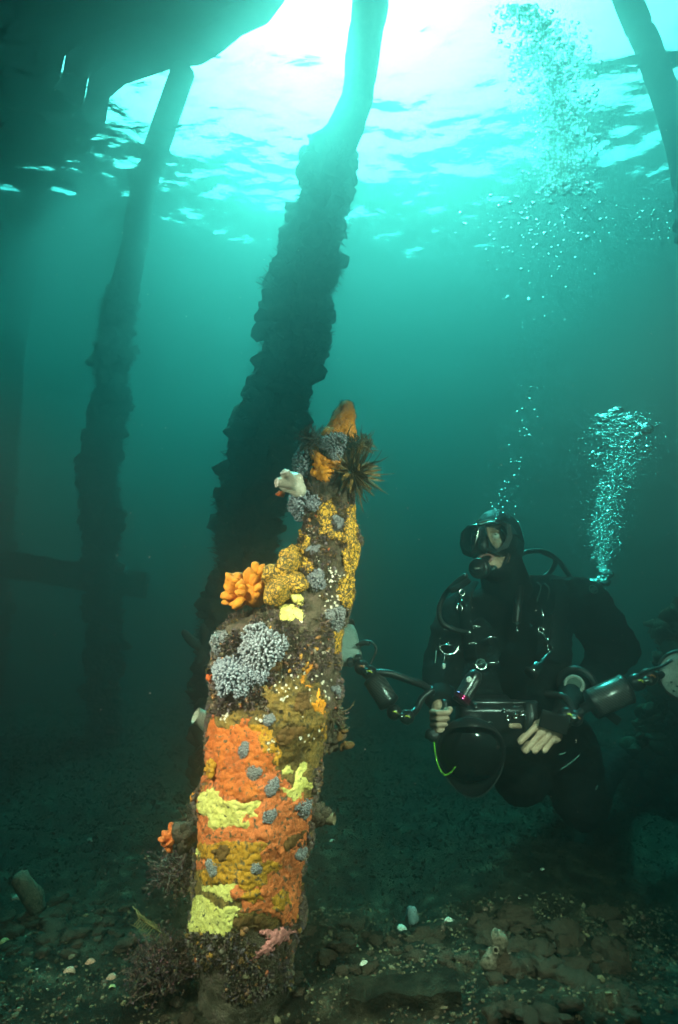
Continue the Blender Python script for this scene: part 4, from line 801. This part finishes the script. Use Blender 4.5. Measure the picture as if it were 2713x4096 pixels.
hose(RG, [(1868, 2300, 2.16), (1825, 2330, 2.18), (1780, 2380, 2.2), (1756, 2440, 2.2), (1768, 2490, 2.2), (1815, 2518, 2.2), (1870, 2530, 2.22)], .0095)
hose(RG, [(1875, 2320, 2.17), (1840, 2345, 2.16), (1800, 2362, 2.16)], .012, NYL, 'hose_sleeve', 14)
V, Fc = lathe(at(1866, 2529, 2.218), (1, 0, -.1), [(-.012, 0), (-.012, .009), (-.004, .010), (0, .0085), (.006, .0085), (.007, .011), (.015, .011), (.016, 0)], 14); mesh('hose_fitting', V, Fc, CHR, RG)
hose(RG, [(2030, 2420, 2.42), (2130, 2340, 2.5), (2200, 2290, 2.55), (2222, 2240, 2.56), (2180, 2208, 2.56), (2120, 2206, 2.52), (2060, 2225, 2.5)], .0105)
hose(RG, [(2170, 2208, 2.6), (2225, 2235, 2.6), (2262, 2280, 2.58), (2290, 2330, 2.54), (2300, 2400, 2.44)], .0105)
# harness, rings, clips
HN = thing('buoyancy_vest', 'black buoyancy vest with steel rings strapped over the diver chest', 'dive vest', at(2050, 2750, 2.3))
remesh('left_panel', [blob(at(1905, 2610, 2.30), (.085, .06, .15), 3), blob(at(1900, 2760, 2.28), (.10, .07, .09), 3)], .010, NYL, HN, 6, disp=folds)
remesh('right_panel', [blob(at(2205, 2610, 2.33), (.08, .06, .15), 3), blob(at(2210, 2760, 2.31), (.10, .07, .09), 3)], .010, NYL, HN, 6, disp=folds)
for q in ([(1890, 2330, 2.33), (1860, 2400, 2.27), (1870, 2520, 2.24), (1885, 2640, 2.23)], [(2225, 2315, 2.44), (2250, 2390, 2.38), (2230, 2520, 2.30), (2215, 2650, 2.26)]): mesh('shoulder_strap', *tube(spline([at(*p) for p in q], 24), .028, 12, True, .3), NYL, HN)
for k in range(5): mesh('webbing_ridge', *tube(spline([at(2150 + 30 * k, 2330 + 4 * k, 2.40 + .01 * k), at(2165 + 34 * k, 2350 + 10 * k, 2.375 + .012 * k), at(2140 + 40 * k, 2430, 2.36 + .01 * k), at(2120 + 36 * k, 2520, 2.33 + .01 * k)], 16), .0035, 6), plain('ridge_trim', (.03, .035, .033), .7) if k == 0 else bpy.data.materials['ridge_trim'], HN)
cor = spline([at(2080, 2350, 2.3), at(2072, 2420, 2.25), at(2066, 2490, 2.23)], 60); mesh('inflator_hose', *tube(cor, [.014 + .0022 * (i % 2) for i in range(61)], 10), RUB, HN)
V, Fc = lathe(at(2066, 2490, 2.225), (0, -.1, -1), [(0, 0), (0, .008), (.012, .008), (.013, .006), (.022, .006), (.023, .009), (.036, .009), (.037, 0)], 14); mesh('inflator_fitting', V, Fc, CHR, HN)
for (x, y, dd, r, xx) in ((1795, 2580, 2.19, .034, 1), (1925, 2655, 2.18, .020, 1)):
    V, Fc = ring(at(x, y, dd), (0, -1, .2), r, .0026, 28, 6, math.pi, 2 * math.pi); V2, F2 = tube([at(x, y, dd) - Vector((r, 0, 0)), at(x, y, dd) + Vector((r, 0, 0))], .0026, 6); MB().add(V, Fc).add(V2, F2).build('d_ring', CHR, HN)
for (x, y, dd, sx) in ((1970, 2552, 2.2, .018), (1972, 2655, 2.2, .018), (1907, 2508, 2.2, .012), (1890, 2575, 2.2, .010)):
    V, Fc = box(at(x, y, dd), [Vector((1, 0, 0)), UP, -FW], (sx, .006, .004), .002); mb = MB().add(V, Fc); mb.add(*blob(at(x + 12, y, dd - .004), .005, 2)); mb.add(*blob(at(x - 12, y, dd - .004), .005, 2)); mb.build('buckle', CHR, HN)
def badge(x, y, dd, r, parent, nrm, s):
    V, Fc = ring(at(x, y, dd), nrm, r, .0011, 28, 5); mesh('badge_ring', V, Fc, TEAL, parent)
    x_, y_, z_ = frame(Vector(nrm)); rx_ = Vector((.78, 0, .62)); up2 = Vector(nrm).normalized().cross(rx_).normalized(); up2 = up2 if up2.z > 0 else -up2
    for sg in (-1, 1): c = at(x, y, dd) + up2 * r * .36 * sg; mesh('badge_bar', *tube([c - rx_ * r * .9, c + rx_ * r * .9], .0010, 5), TEAL, parent)
    text('badge_letters', s, at(x, y, dd) + Vector(nrm).normalized() * .0006, rx_, up2, r * .36, TEAL, parent)
badge(2374, 2357, 2.405, .0165, DV, (.1, -1, .35), 'APEKS'); badge(1924, 2655, 2.205, .0165, HN, (0, -1, .1), 'APEKS')
def snap(pts, label):                                               # bolt snap hanging from a ring
    t = thing('bolt_snap', label, 'clip', at(*pts[0])); a = at(*pts[0]); b = at(*pts[1]); d = (b - a).normalized(); mesh('swivel_eye', *ring(a, (0, -1, .2), .010, .0022, 18, 6), CHR, t)
    mesh('shank', *tube([a + d * .010, a + d * .018, b - d * .014], [.0045, .0032, .003], 8), CHR, t); mesh('hook', *ring(b, (.2, -1, .1), .0105, .0026, 18, 6, .4, 5.8, 1.2, d), CHR, t); mesh('thumb_slider', *tube([a.lerp(b, .55), a.lerp(b, .55) + Vector((.010, -.004, .002))], .0025, 6), CHR, t); return t
snap([(2165, 2520, 2.2), (2202, 2590, 2.2)], 'steel bolt snap on the right side of the diver chest')
snap([(1848, 2370, 2.14), (1838, 2432, 2.16)], 'steel bolt snap hanging left of the regulator')
mesh('chain', *tube(spline([at(2167, 2440, 2.21), at(2175, 2470, 2.2), at(2170, 2515, 2.2)], 10), .0022, 6), CHR, HN)
t = thing('pressure_gauge', 'short steel torch clipped below the bolt snap at the diver waist', 'torch', at(2140, 2680, 2.16)); a = at(2208, 2605, 2.19); b = at(2125, 2690, 2.14); d = (b - a).normalized(); L = (b - a).length
t.name = 'pocket_torch'
V, Fc = lathe(a, d, [(0, 0), (0, .006), (.02, .007), (L * .6, .008), (L * .63, .016), (L * .7, .0225), (L * .95, .0235), (L * 1.0, .024), (L * 1.0, 0)], 22); mesh('barrel', V, Fc, CHR, t); V, Fc = lathe(b - d * .002, d, [(0, .0245), (.01, .0245), (.011, .02), (.006, .018), (.004, 0)], 22); mesh('bezel', V, Fc, RUB, t)
# lanyard on the left chest
t = thing('lanyard', 'lime green cord lanyard hanging from the left chest ring', 'lanyard', at(1775, 2660, 2.17)); mesh('snap_link', *tube([at(1780, 2612, 2.17), at(1776, 2660, 2.17), at(1777, 2700, 2.17)], .0022, 6), CHR, t); mesh('toggle', *tube([at(1776, 2655, 2.168), at(1775, 2678, 2.168)], .0062, 12), WHTP, t)
for q in ([(1774, 2700, 2.165), (1778, 2735, 2.155), (1790, 2770, 2.14), (1800, 2790, 2.1)], [(1780, 2700, 2.165), (1795, 2730, 2.15), (1806, 2765, 2.13)]): mesh('cord', *tube(spline([at(*p) for p in q], 12), .0032, 6), LIME, t)
# patches printed on the suit: built as thin applied badges
def patch(pts, dd, m, name, parent, r=.006): mesh(name, *tube(spline([at(x, y, dd) for x, y in pts], 14), [r * .5] + [r] * 13 + [r * .4], 8, True, .3), m, parent)
patch([(2242, 3078), (2270, 3060), (2300, 3036), (2320, 3018)], 2.20, TEAL, 'thigh_patch', DV, .006); patch([(2373, 3172), (2384, 3155), (2392, 3142)], 2.235, TEAL, 'knee_patch', DV, .0085)
patch([(1741, 2660), (1743, 2630), (1745, 2602)], 2.205, TEAL, 'sleeve_patch', DV, .007); patch([(2236, 3018), (2252, 3014), (2262, 3010)], 2.21, TEAL, 'leg_print', DV, .007)
V, Fc = box(at(1744, 2749, 2.11), [Vector((1, .1, .06)), UP, -FW], (.021, .0058, .002), .001); o = mesh('wrist_tag', V, Fc, plain('blue_tag', (.05, .42, .72), .5), DV, False); text('tag_letters', 'ZEUS', at(1744, 2749, 2.1075), (1, .1, .06), UP, .005, WHTP, o)
# wrist computer
WC = thing('dive_computer', 'grey round dive computer strapped on the diver left wrist', 'dive computer', at(2300, 2735, 2.2)); wn = Vector((-.35, -.85, .35)).normalized(); c = at(2297, 2738, 2.12)
V, Fc = lathe(c - wn * .012, wn, [(0, 0), (0, .034), (.006, .036), (.012, .035), (.016, .031), (.0165, .027), (.013, .026), (.013, 0)], 28); mesh('case', V, Fc, GRYT, WC); V, Fc = lathe(c, wn, [(.002, .024), (.003, 0)], 24); mesh('display', V, Fc, plain('display', (.10, .13, .11), .15, .6), WC)
mesh('strap', *ring(at(2310, 2745, 2.17), (at(2285, 2790, 2.14) - at(2395, 2690, 2.4)), .062, .012, 28, 8, sx=1.0), RUB, WC); V, Fc = box(c + Vector((.012, -.006, -.042)), [hs, hu, wn], (.022, .010, .004), .003); mesh('buckle', V, Fc, GRYT, WC)

# hands
def finger(pts, r): return [capsule(at(*pts[i]), r * (1 - .07 * i), at(*pts[i + 1]), r * (1 - .07 * (i + 1)), 10) for i in range(len(pts) - 1)]
hand = [cap((2275, 2835, 2.06), .030, (2240, 2890, 2.01), .031), blob(at(2190, 2925, 1.985), (.052, .020, .036), 3, Matrix.Rotation(R(28), 3, 'Y')), blob(at(2205, 2895, 1.99), (.045, .022, .03), 3)]
for kn, pip, dip, tip, r in (((2137, 2912, 1.97), (2082, 2968, 1.945), (2078, 2962, 1.985), (2098, 2940, 2.01), .0108), ((2158, 2938, 1.965), (2102, 3004, 1.935), (2096, 2996, 1.975), (2112, 2972, 2.005), .0114), ((2188, 2952, 1.965), (2140, 3006, 1.935), (2134, 2998, 1.975), (2148, 2972, 2.005), .0108), ((2214, 2958, 1.97), (2178, 3004, 1.945), (2172, 2996, 1.98), (2182, 2972, 2.01), .0096)):
    hand += finger([(2215, 2895, 1.985), kn, pip, dip, tip], r)
hand += finger([(2210, 2890, 2.0), (2150, 2895, 2.07), (2090, 2905, 2.07), (2045, 2903, 2.0)], .0118)
remesh('hand', hand, .0028, SKIN, DV, 5, label='left hand gripping the camera handle')
hand = [cap((1765, 2790, 2.1), .030, (1762, 2830, 2.06), .030), blob(at(1760, 2865, 2.05), (.034, .026, .042), 3)]
for k in range(4): y = 2848 + 24 * k; hand += finger([(1735, y, 2.05), (1728, y + 2, 2.02), (1752, y + 4, 1.985), (1795 - 6 * k, y + 2, 1.985)], .0112 - .0006 * k)
hand += finger([(1770, 2835, 2.05), (1790, 2845, 2.02), (1800, 2838, 1.995)], .0125)
remesh('hand', hand, .0028, SKIN, DV, 4, label='right hand closed round the camera grip')
mesh('wrist_seal', *tube([at(2290, 2780, 2.14), at(2255, 2860, 2.04), at(2236, 2885, 2.01)], [.05, .037, .036], 16), NYL, DV); mesh('wrist_seal', *tube([at(1764, 2780, 2.12), at(1764, 2825, 2.06)], [.05, .034], 16), NYL, DV)
V, Fc = box(at(2218, 2888, 1.955), [Vector((.95, 0, -.3)).normalized(), Vector((.3, 0, .95)).normalized(), Vector((0, -1, 0))], (.046, .028, .006), .005); mesh('hand_strap', V, Fc, NYL, DV)

# ------------------------------------------------------------------ the diver's camera rig
CR = thing('underwater_camera', 'black underwater camera rig with dome port, arms and two strobes held by the diver', 'camera', at(1960, 2980, 2.05)); X = Vector((1, 0, 0))
body = mesh('housing', *box(at(1965, 2890, 2.10), [X, UP, -FW], (.115, .068, .055), .018), BLK, CR); mesh('housing_top', *box(at(1960, 2815, 2.10), [X, UP, -FW], (.07, .022, .04), .010), BLK, body)
for (x, y, r) in ((1868, 2880, .010), (1902, 2882, .012), (1955, 2905, .019), (1903, 2822, .008), (2030, 2870, .010), (2062, 2862, .010), (2085, 2850, .008), (2015, 2840, .006)):
    V, Fc = lathe(at(x, y, 2.045), -FW, [(0, r), (.008, r), (.010, r * .9), (.0105, r * .6), (.008, r * .5), (.008, 0)], 18); mesh('control_knob', V, Fc, CHR if r < .011 else BLK, body)
for (x, y) in ((1782, 2880), (2120, 2890)): mesh('handle', *tube(spline([at(x, y - 75, 2.06), at(x + (6 if x > 2000 else -6), y, 2.03), at(x, y + 75, 2.05)], 10), .021, 14), RUB, CR); mesh('handle_bracket', *box(at((x + (1860 if x < 2000 else 2060)) / 2, y - 72, 2.08), [X, UP, -FW], (.05, .012, .012), .004), BLK, CR)
dc = at(1884, 3005, 1.98); da = Vector((-.12, -.93, -.34)).normalized(); V, Fc = lathe(dc - da * .09, da, [(0, .06), (.03, .075), (.05, .10), (.085, .108), (.09, .108), (.09, .098), (.06, .09)], 48); port = mesh('port_ring', V, Fc, BLK, CR)
DOMEM = mat('dome_glass'); p = DOMEM.node_tree.nodes['Principled BSDF']; p.inputs['Base Color'].default_value = (.006, .008, .008, 1); p.inputs['Roughness'].default_value = .03; p.inputs['Specular IOR Level'].default_value = .5; p.inputs['Coat Weight'].default_value = .4
V, Fc = lathe(dc, da, [(.098 * math.sin(t_) * .62, .098 * math.cos(t_)) for t_ in np.linspace(0, math.pi / 2, 16)], 48); mesh('dome', V, Fc, DOMEM, port)
x_, y_, z_ = frame(da); V = []; ns = 72
for lay in range(3):
    for k in range(ns):
        a_ = 2 * math.pi * k / ns; rv = x_ * math.cos(a_) + y_ * math.sin(a_); upd = rv.dot(hu); h = -.004 + .062 * max(0, abs(upd) - .2) / .8 * (1.0 if upd > 0 else 1.3) + .008 * math.cos(4 * a_)
        V.append(dc + rv * (.110 if lay != 2 else .1065) + da * (-.01 if lay == 0 else h) + rv * .10 * (h - .0 if lay else 0))
mesh('port_shade', V, [(l * ns + k, l * ns + (k + 1) % ns, (l + 1) * ns + (k + 1) % ns, (l + 1) * ns + k) for l in range(2) for k in range(ns)], RUB, port)
rimp = V[ns:2 * ns]; mesh('shade_edge', *tube(rimp + rimp[:1], .0007, 5, False), plain('shade_rim', (.06, .06, .055), .5), port)
# focus light with lettering
a = at(1838, 2812, 2.0); b = at(1910, 2686, 2.03); d = (b - a).normalized(); L = (b - a).length; r = .027
FL = mesh('focus_light', *lathe(a, d, [(0, 0), (0, r * .95), (.004, r * 1.05), (.030, r * 1.05), (.032, r), (L * .75, r), (L * .92, r * .86), (L, r * .6), (L, 0)], 32), BLK, CR)
MAG = plain('magenta_anodised', (.42, .03, .12), .22, .5, .9)
mesh('coloured_band', *lathe(a, d, [(.008, r * 1.05), (.008, r * 1.075), (.016, r * 1.075), (.017, r * 1.055), (.019, r * 1.055), (.020, r * 1.075), (.028, r * 1.075), (.028, r * 1.05)], 32), MAG, FL); toc = (CAM - a).normalized(); toc = (toc - d * toc.dot(d)).normalized(); sdv = d.cross(toc).normalized(); sdv = sdv if sdv.x > 0 else -sdv
sq = (toc + sdv * .62).normalized(); c = a + d * L * .53 + sq * (r * 1.012); text('lettering', 'MIDDLETON', c, d, sq.cross(d), .0075, WHTP, FL, .0008)
c = a + d * L * .66 + (toc * .93 - sdv * .36).normalized() * r; mesh('white_button', *lathe(c - toc * .002, (toc * .93 - sdv * .36), [(0, .010), (.002, .010), (.0025, .008), (.0025, 0)], 20), WHTP, FL)
YLT = plain('yellow_mark', (.60, .62, .05), .5); ORT = plain('orange_mark', (.6, .18, .06), .5)
def clamp(p, q, r, mk):
    P_, Q_ = at(*p), at(*q); d = (Q_ - P_).normalized(); mb = MB(); 
    for c in (P_, Q_): mb.add(*blob(c, r, 3, None, .05)); 
    mb.add(*tube([P_, P_.lerp(Q_, .5), Q_], [r * .75, r * .6, r * .75], 12)); o = mb.build('ball_clamp', BLK, CR); V, Fc = lathe(P_.lerp(Q_, .5) - FW * r * .6, -FW + UP * .3, [(0, r * .4), (r * .7, r * .45), (r * .8, 0)], 12); mesh('clamp_knob', V, Fc, CHR, o)
    for c, m_ in zip((P_, Q_), mk): mesh('ball_mark', *tube(spline([c + (-FW * .93 + UP * .3 + X * .3) * r * 1.01 - UP * r * .1, c + (-FW * .97 + UP * .45) * r * 1.0, c + (-FW * .95 + UP * .42 - X * .3) * r * 1.01], 6), r * .1, 6), m_, o)
clamp((1448, 2670, 2.08), (1478, 2690, 2.06), .026, (ORT, YLT)); clamp((1578, 2850, 2.0), (1628, 2868, 2.0), .025, (YLT, YLT)); clamp((2548, 2728, 2.0), (2594, 2708, 2.0), .029, (YLT, ORT)); clamp((2268, 2860, 1.99), (2300, 2872, 2.0), .026, (YLT, ORT))
CARB = mat('carbon_weave'); n = CARB.node_tree; p = n.nodes['Principled BSDF']; tc = n.nodes.new('ShaderNodeTexCoord'); wv = n.nodes.new('ShaderNodeTexWave'); wv.inputs['Scale'].default_value = 42; wv.inputs['Distortion'].default_value = 1.2; mp = n.nodes.new('ShaderNodeMapping'); mp.inputs['Rotation'].default_value = (.3, .9, .5)
n.links.new(tc.outputs['Object'], mp.inputs[0]); n.links.new(mp.outputs[0], wv.inputs['Vector']); cr = n.nodes.new('ShaderNodeValToRGB'); e = cr.color_ramp.elements; e[0].position = .55; e[0].color = (.012, .012, .012, 1); e[1].position = .75; e[1].color = (.09, .09, .085, 1); n.links.new(wv.outputs[0], cr.inputs[0]); n.links.new(cr.outputs[0], p.inputs['Base Color']); p.inputs['Roughness'].default_value = .28
def float_arm(a, b, r):
    A, B = at(*a), at(*b); d = (B - A); L = d.length; o = mesh('float_arm', *lathe(A, d, [(0, 0), (0, r * .9), (.006, r), (L - .006, r), (L, r * .9), (L, 0)], 28), CARB, CR)
    for c, s in ((A, -1), (B, 1)): mesh('end_cap', *lathe(c, d * s, [(-.008, r * 1.03), (.002, r * 1.03), (.006, r * .9), (.012, r * .35), (.035, r * .3), (.035, 0)], 24), BLK, o)
float_arm((1494, 2716, 2.06), (1556, 2812, 2.02), .036); float_arm((2368, 2818, 2.0), (2505, 2755, 2.0), .048)
def rod(pts, r, name='arm_segment', m=BLK): mesh(name, *tube(spline([at(*p) for p in pts], 24), r, 10), m, CR)
rod([(1500, 2690, 2.05), (1560, 2695, 2.05), (1640, 2722, 2.06), (1700, 2745, 2.08), (1740, 2790, 2.08)], .013, 'sync_cable', RUB); rod([(1635, 2862, 2.0), (1665, 2840, 2.03), (1690, 2790, 2.06), (1735, 2760, 2.08)], .012); rod([(1425, 2580, 2.12), (1480, 2566, 2.1), (1505, 2595, 2.08), (1490, 2640, 2.07), (1475, 2670, 2.06)], .0045, 'sync_cable', RUB); rod([(1440, 2576, 2.12), (1462, 2570, 2.11), (1478, 2572, 2.1)], .010, 'cable_plug', RUB)
rod([(2505, 2755, 2.0), (2530, 2738, 2.0), (2548, 2728, 2.0)], .013); rod([(2600, 2706, 2.0), (2640, 2700, 2.0), (2680, 2698, 2.0)], .013); rod([(2300, 2872, 2.0), (2330, 2845, 2.0), (2368, 2818, 2.0)], .013); rod([(2185, 2775, 2.1), (2260, 2790, 2.05), (2300, 2860, 2.0)], .012); rod([(2560, 2700, 1.99), (2590, 2680, 1.98), (2640, 2668, 1.99), (2690, 2640, 1.99)], .0045, 'sync_cable', RUB); mesh('float_strap', *box(at(2452, 2868, 2.02), [Vector((.75, 0, -.6)).normalized(), Vector((.6, 0, .75)).normalized(), Vector((0, 1, 0))], (.026, .014, .004), .002), NYL, CR)
mesh('strobe_mount_ring', *ring(at(2490, 2722, 1.99), (0, -1, 0), .012, .004, 18, 6), BLK, CR)
rod([(1737, 2955, 1.99), (1740, 3000, 1.98), (1752, 3060, 1.97), (1775, 3098, 1.96), (1800, 3092, 1.95), (1822, 3068, 1.94)], .0028, 'dangling_cord', LIME); mesh('shade_clip', *blob(at(1733, 2940, 2.0), (.028, .02, .022), 3, None, .3, 2, 3), RUB, CR)
# left strobe: tapered grey body
GREY = plain('grey_strobe_shell', (.20, .225, .20), .5); a = at(1412, 2650, 2.14); b = at(1372, 2515, 2.22); d = (b - a).normalized(); sdv = X - d * X.dot(d); sdv.normalize(); fv = d.cross(sdv); V = []; Fc = []
for j, (u, w_, t_) in enumerate(((0, .030, .022), (.02, .036, .028), (.3, .040, .034), (.75, .044, .038), (.95, .040, .034), (1, .034, .028))):
    c = a.lerp(b, u)
    for k in range(20): q = 2 * math.pi * k / 20; cx_, sy_ = math.cos(q), math.sin(q); V.append(c + sdv * math.copysign(abs(cx_) ** .5, cx_) * w_ + fv * math.copysign(abs(sy_) ** .5, sy_) * t_)
for j in range(5):
    for k in range(20): k2 = (k + 1) % 20; Fc.append((j * 20 + k, j * 20 + k2, (j + 1) * 20 + k2, (j + 1) * 20 + k))
S1 = mesh('strobe', V, Fc + [tuple(range(19, -1, -1)), tuple(100 + k for k in range(20))], GREY, CR, label='grey strobe half hidden behind the stump')
mesh('strobe_ring', *lathe(b + d * .002, d, [(0, .03), (0, .046), (.014, .048), (.018, .044), (.018, 0)], 26), BLK, S1); 
for (x, y) in ((1402, 2648), (1434, 2634)): mesh('strobe_dial', *lathe(at(x, y, 2.10), -FW + Vector((0, 0, -.5)), [(-.01, .013), (.012, .013), (.014, .011), (.014, 0)], 16), BLK, S1)
text('strobe_print', 'CC [] -', at(1398, 2612, 2.096), (.9, 0, .4), UP, .006, RUB, S1)
# right strobe: white diffuser facing us
sc_ = at(2738, 2702, 1.98); sn = Vector((-.42, -.88, .05)).normalized(); S2 = mesh('strobe', *lathe(sc_ - sn * .075, sn, [(-.05, 0), (-.05, .03), (-.03, .045), (.03, .052), (.06, .072), (.075, .078)], 32), GREY, CR, label='right strobe with a round white diffuser'); mesh('strobe_ring', *lathe(sc_, sn, [(-.012, .074), (-.010, .082), (.004, .083), (.008, .079), (.006, .073)], 40), BLK, S2)
mesh('diffuser', *lathe(sc_, sn, [(.0, .075), (.012, .068), (.021, .05), (.025, .025), (.026, 0)], 40), PM('frosted_white', [(.3, (.62, .64, .58)), (.7, (.78, .79, .73))], 30, .35, .05), S2)
for (u, v) in ((-.048, -.022), (-.04, -.05), (-.028, -.035)): c = sc_ + X * u * .9 + UP * v + sn * .0235; mesh('diffuser_hole', *blob(c - sn * .004, .0035, 2), RUB, S2)

# ------------------------------------------------------------------ bubbles and drifting specks
BUB = mat('air_bubble'); n = BUB.node_tree; n.nodes.remove(n.nodes['Principled BSDF']); gb = n.nodes.new('ShaderNodeBsdfGlass'); gb.inputs['IOR'].default_value = 1 / 1.33; gb.inputs['Roughness'].default_value = .0; n.links.new(gb.outputs[0], n.nodes['Material Output'].inputs[0])
def bub_mesh(seed, fl, amp=.18):
    V, Fc = blob((0, 0, 0), (1, 1, fl), 3, None, amp, 1.3, seed); me = bpy.data.meshes.new('air_bubble'); me.from_pydata([tuple(v) for v in V], [], Fc); me.polygons.foreach_set('use_smooth', [True] * len(Fc)); me.materials.append(BUB); me.update(); return me
BM = [bub_mesh(1, .9, .05), bub_mesh(2, .7, .12), bub_mesh(3, .55, .2), bub_mesh(5, .75, .3)]
rr = random.Random(21)
def bubble(px, py, r, d, label, group, k=None):
    o = bpy.data.objects.new('air_bubble', BM[rr.randrange(4) if k is None else k]); sc.collection.objects.link(o); o.location = at(px, py, d); s = mm(r, d); o.scale = (s, s, s); o.rotation_euler = (rr.uniform(-.3, .3), rr.uniform(-.3, .3), rr.random() * 6); tag(o, label, 'bubble', group)
for (x, y, r, k) in ((2418, 1672, 22, 1), (2524, 1680, 23, 1), (2584, 1718, 26, 1), (2472, 1640, 19, 2), (2445, 1650, 14, 1), (2374, 1813, 11, 1), (2396, 1820, 13, 2), (2425, 2296, 24, 3), (2372, 2328, 16, 3), (2420, 2330, 20, 3), (2400, 2312, 14, 2), (2500, 1700, 15, 2), (2460, 1690, 13, 1), (2550, 1745, 14, 3), (2395, 1735, 12, 2), (2440, 1720, 10, 1), (2595, 1790, 12, 3), (2400, 1700, 10, 3), (2520, 1770, 11, 2), (2560, 1700, 12, 1), (2485, 1665, 13, 3)):
    bubble(x, y, r * 1.15, 2.5, 'large wobbling air bubble leading the plume from the diver shoulder' if y < 2000 else 'flattened air bubble just leaving the exhaust valve on the shoulder', 'big bubbles of the shoulder plume' if y < 2000 else 'bubbles at the shoulder valve', k)
for q in range(46):
    u = rr.random(); y = 2060 - u * 520; x = np.interp(y, [1540, 1850, 2000, 2060], [2130, 2062, 2005, 1985]) + rr.gauss(0, 14 + 22 * u); bubble(x, y, rr.uniform(3.6, 6.0) + (3 if rr.random() < .1 else 0), 2.35, 'tiny air bubble in the thin stream rising from the diver head', 'thin bubble stream above the head')
for (x, y) in ((1990, 2052), (2012, 2052), (2060, 2058), (1985, 2078), (2062, 2026), (2075, 2090), (1988, 2062)): bubble(x, y, rr.uniform(4, 6), 2.2, 'small bright air bubble just above the diver hood', 'bubbles at the hood')
for q in range(150):
    y = 780 + abs(rr.gauss(0, 1)) * 190; sp = np.interp(y, [750, 1000, 1300], [220, 160, 90]); x = 2160 + rr.gauss(0, 1) * sp
    if y > 1420: continue
    bubble(x, y, rr.uniform(3.5, 6.5) + (5 if rr.random() < .12 else 0), 3.0, 'small air bubble drifting below the big bubble cloud under the surface', 'scattered bubbles under the surface')
for q in range(28): bubble(2600 + rr.gauss(0, 50), rr.uniform(790, 960), rr.uniform(3, 6), 3.0, 'small air bubble near the right edge below the surface', 'bubbles near the right edge')
def plume(label, n_, fx, dpt, rmin, rmax):
    V = []; Fc = []; bv, bf = ico(2); nb_ = len(bv)
    for q in range(n_):
        x, y = fx(); dd = dpt + rr.gauss(0, .06); c = at(x, y, dd); s = mm(rmin + (rmax - rmin) * rr.random() ** 3, dd); fl = rr.uniform(.45, .95); b = len(V)
        V += [c + Vector((v.x * s * (1.1 - .2 * rr.random()), v.y * s, v.z * s * fl)) for v in bv]; Fc += [(i + b, j + b, k + b) for i, j, k in bf]
    o = mesh('bubble_plume', V, Fc, BUB, None, True, kind='stuff'); o['label'] = label
def f1():
    y = 2290 - 640 * rr.random() ** .85; wd = np.interp(y, [1640, 1720, 1800, 1900, 2000, 2080, 2200, 2290], [60, 78, 74, 46, 34, 42, 30, 10]); cx_ = np.interp(y, [1640, 1750, 1900, 2000, 2100, 2290], [2490, 2490, 2468, 2440, 2420, 2412]); return cx_ + rr.gauss(0, .6) * wd * 1.45, y
plume('dense plume of fine bubbles rising from the diver shoulder', 2600, f1, 2.5, 1.2, 7)
def f2():
    u = rr.random(); y = 20 + 760 * u; cx_ = np.interp(y, [0, 150, 400, 780], [2050, 2190, 2225, 2260]); wd = np.interp(y, [0, 90, 180, 500, 780], [45, 110, 130, 110, 95]); return cx_ + rr.gauss(0, .6) * wd, y
plume('big dark bubble cloud spreading just below the water surface', 3000, f2, 3.1, 3, 11)
SNOW = plain('drifting_specks', (.5, .48, .4), .8); mb = MB()
for q in range(420):
    d = rr.uniform(.7, 3.2); s = mm(rr.uniform(1.0, 2.6), d); mb.add(*blob(at(rr.uniform(0, 2713), rr.uniform(200, 3900), d), (s, s * .6, s * .8), 1))
mb.build('drifting_specks', SNOW, None, True, kind='stuff')['label'] = 'tiny pale specks drifting in the water'
bpy.data.scenes.remove(TMP)
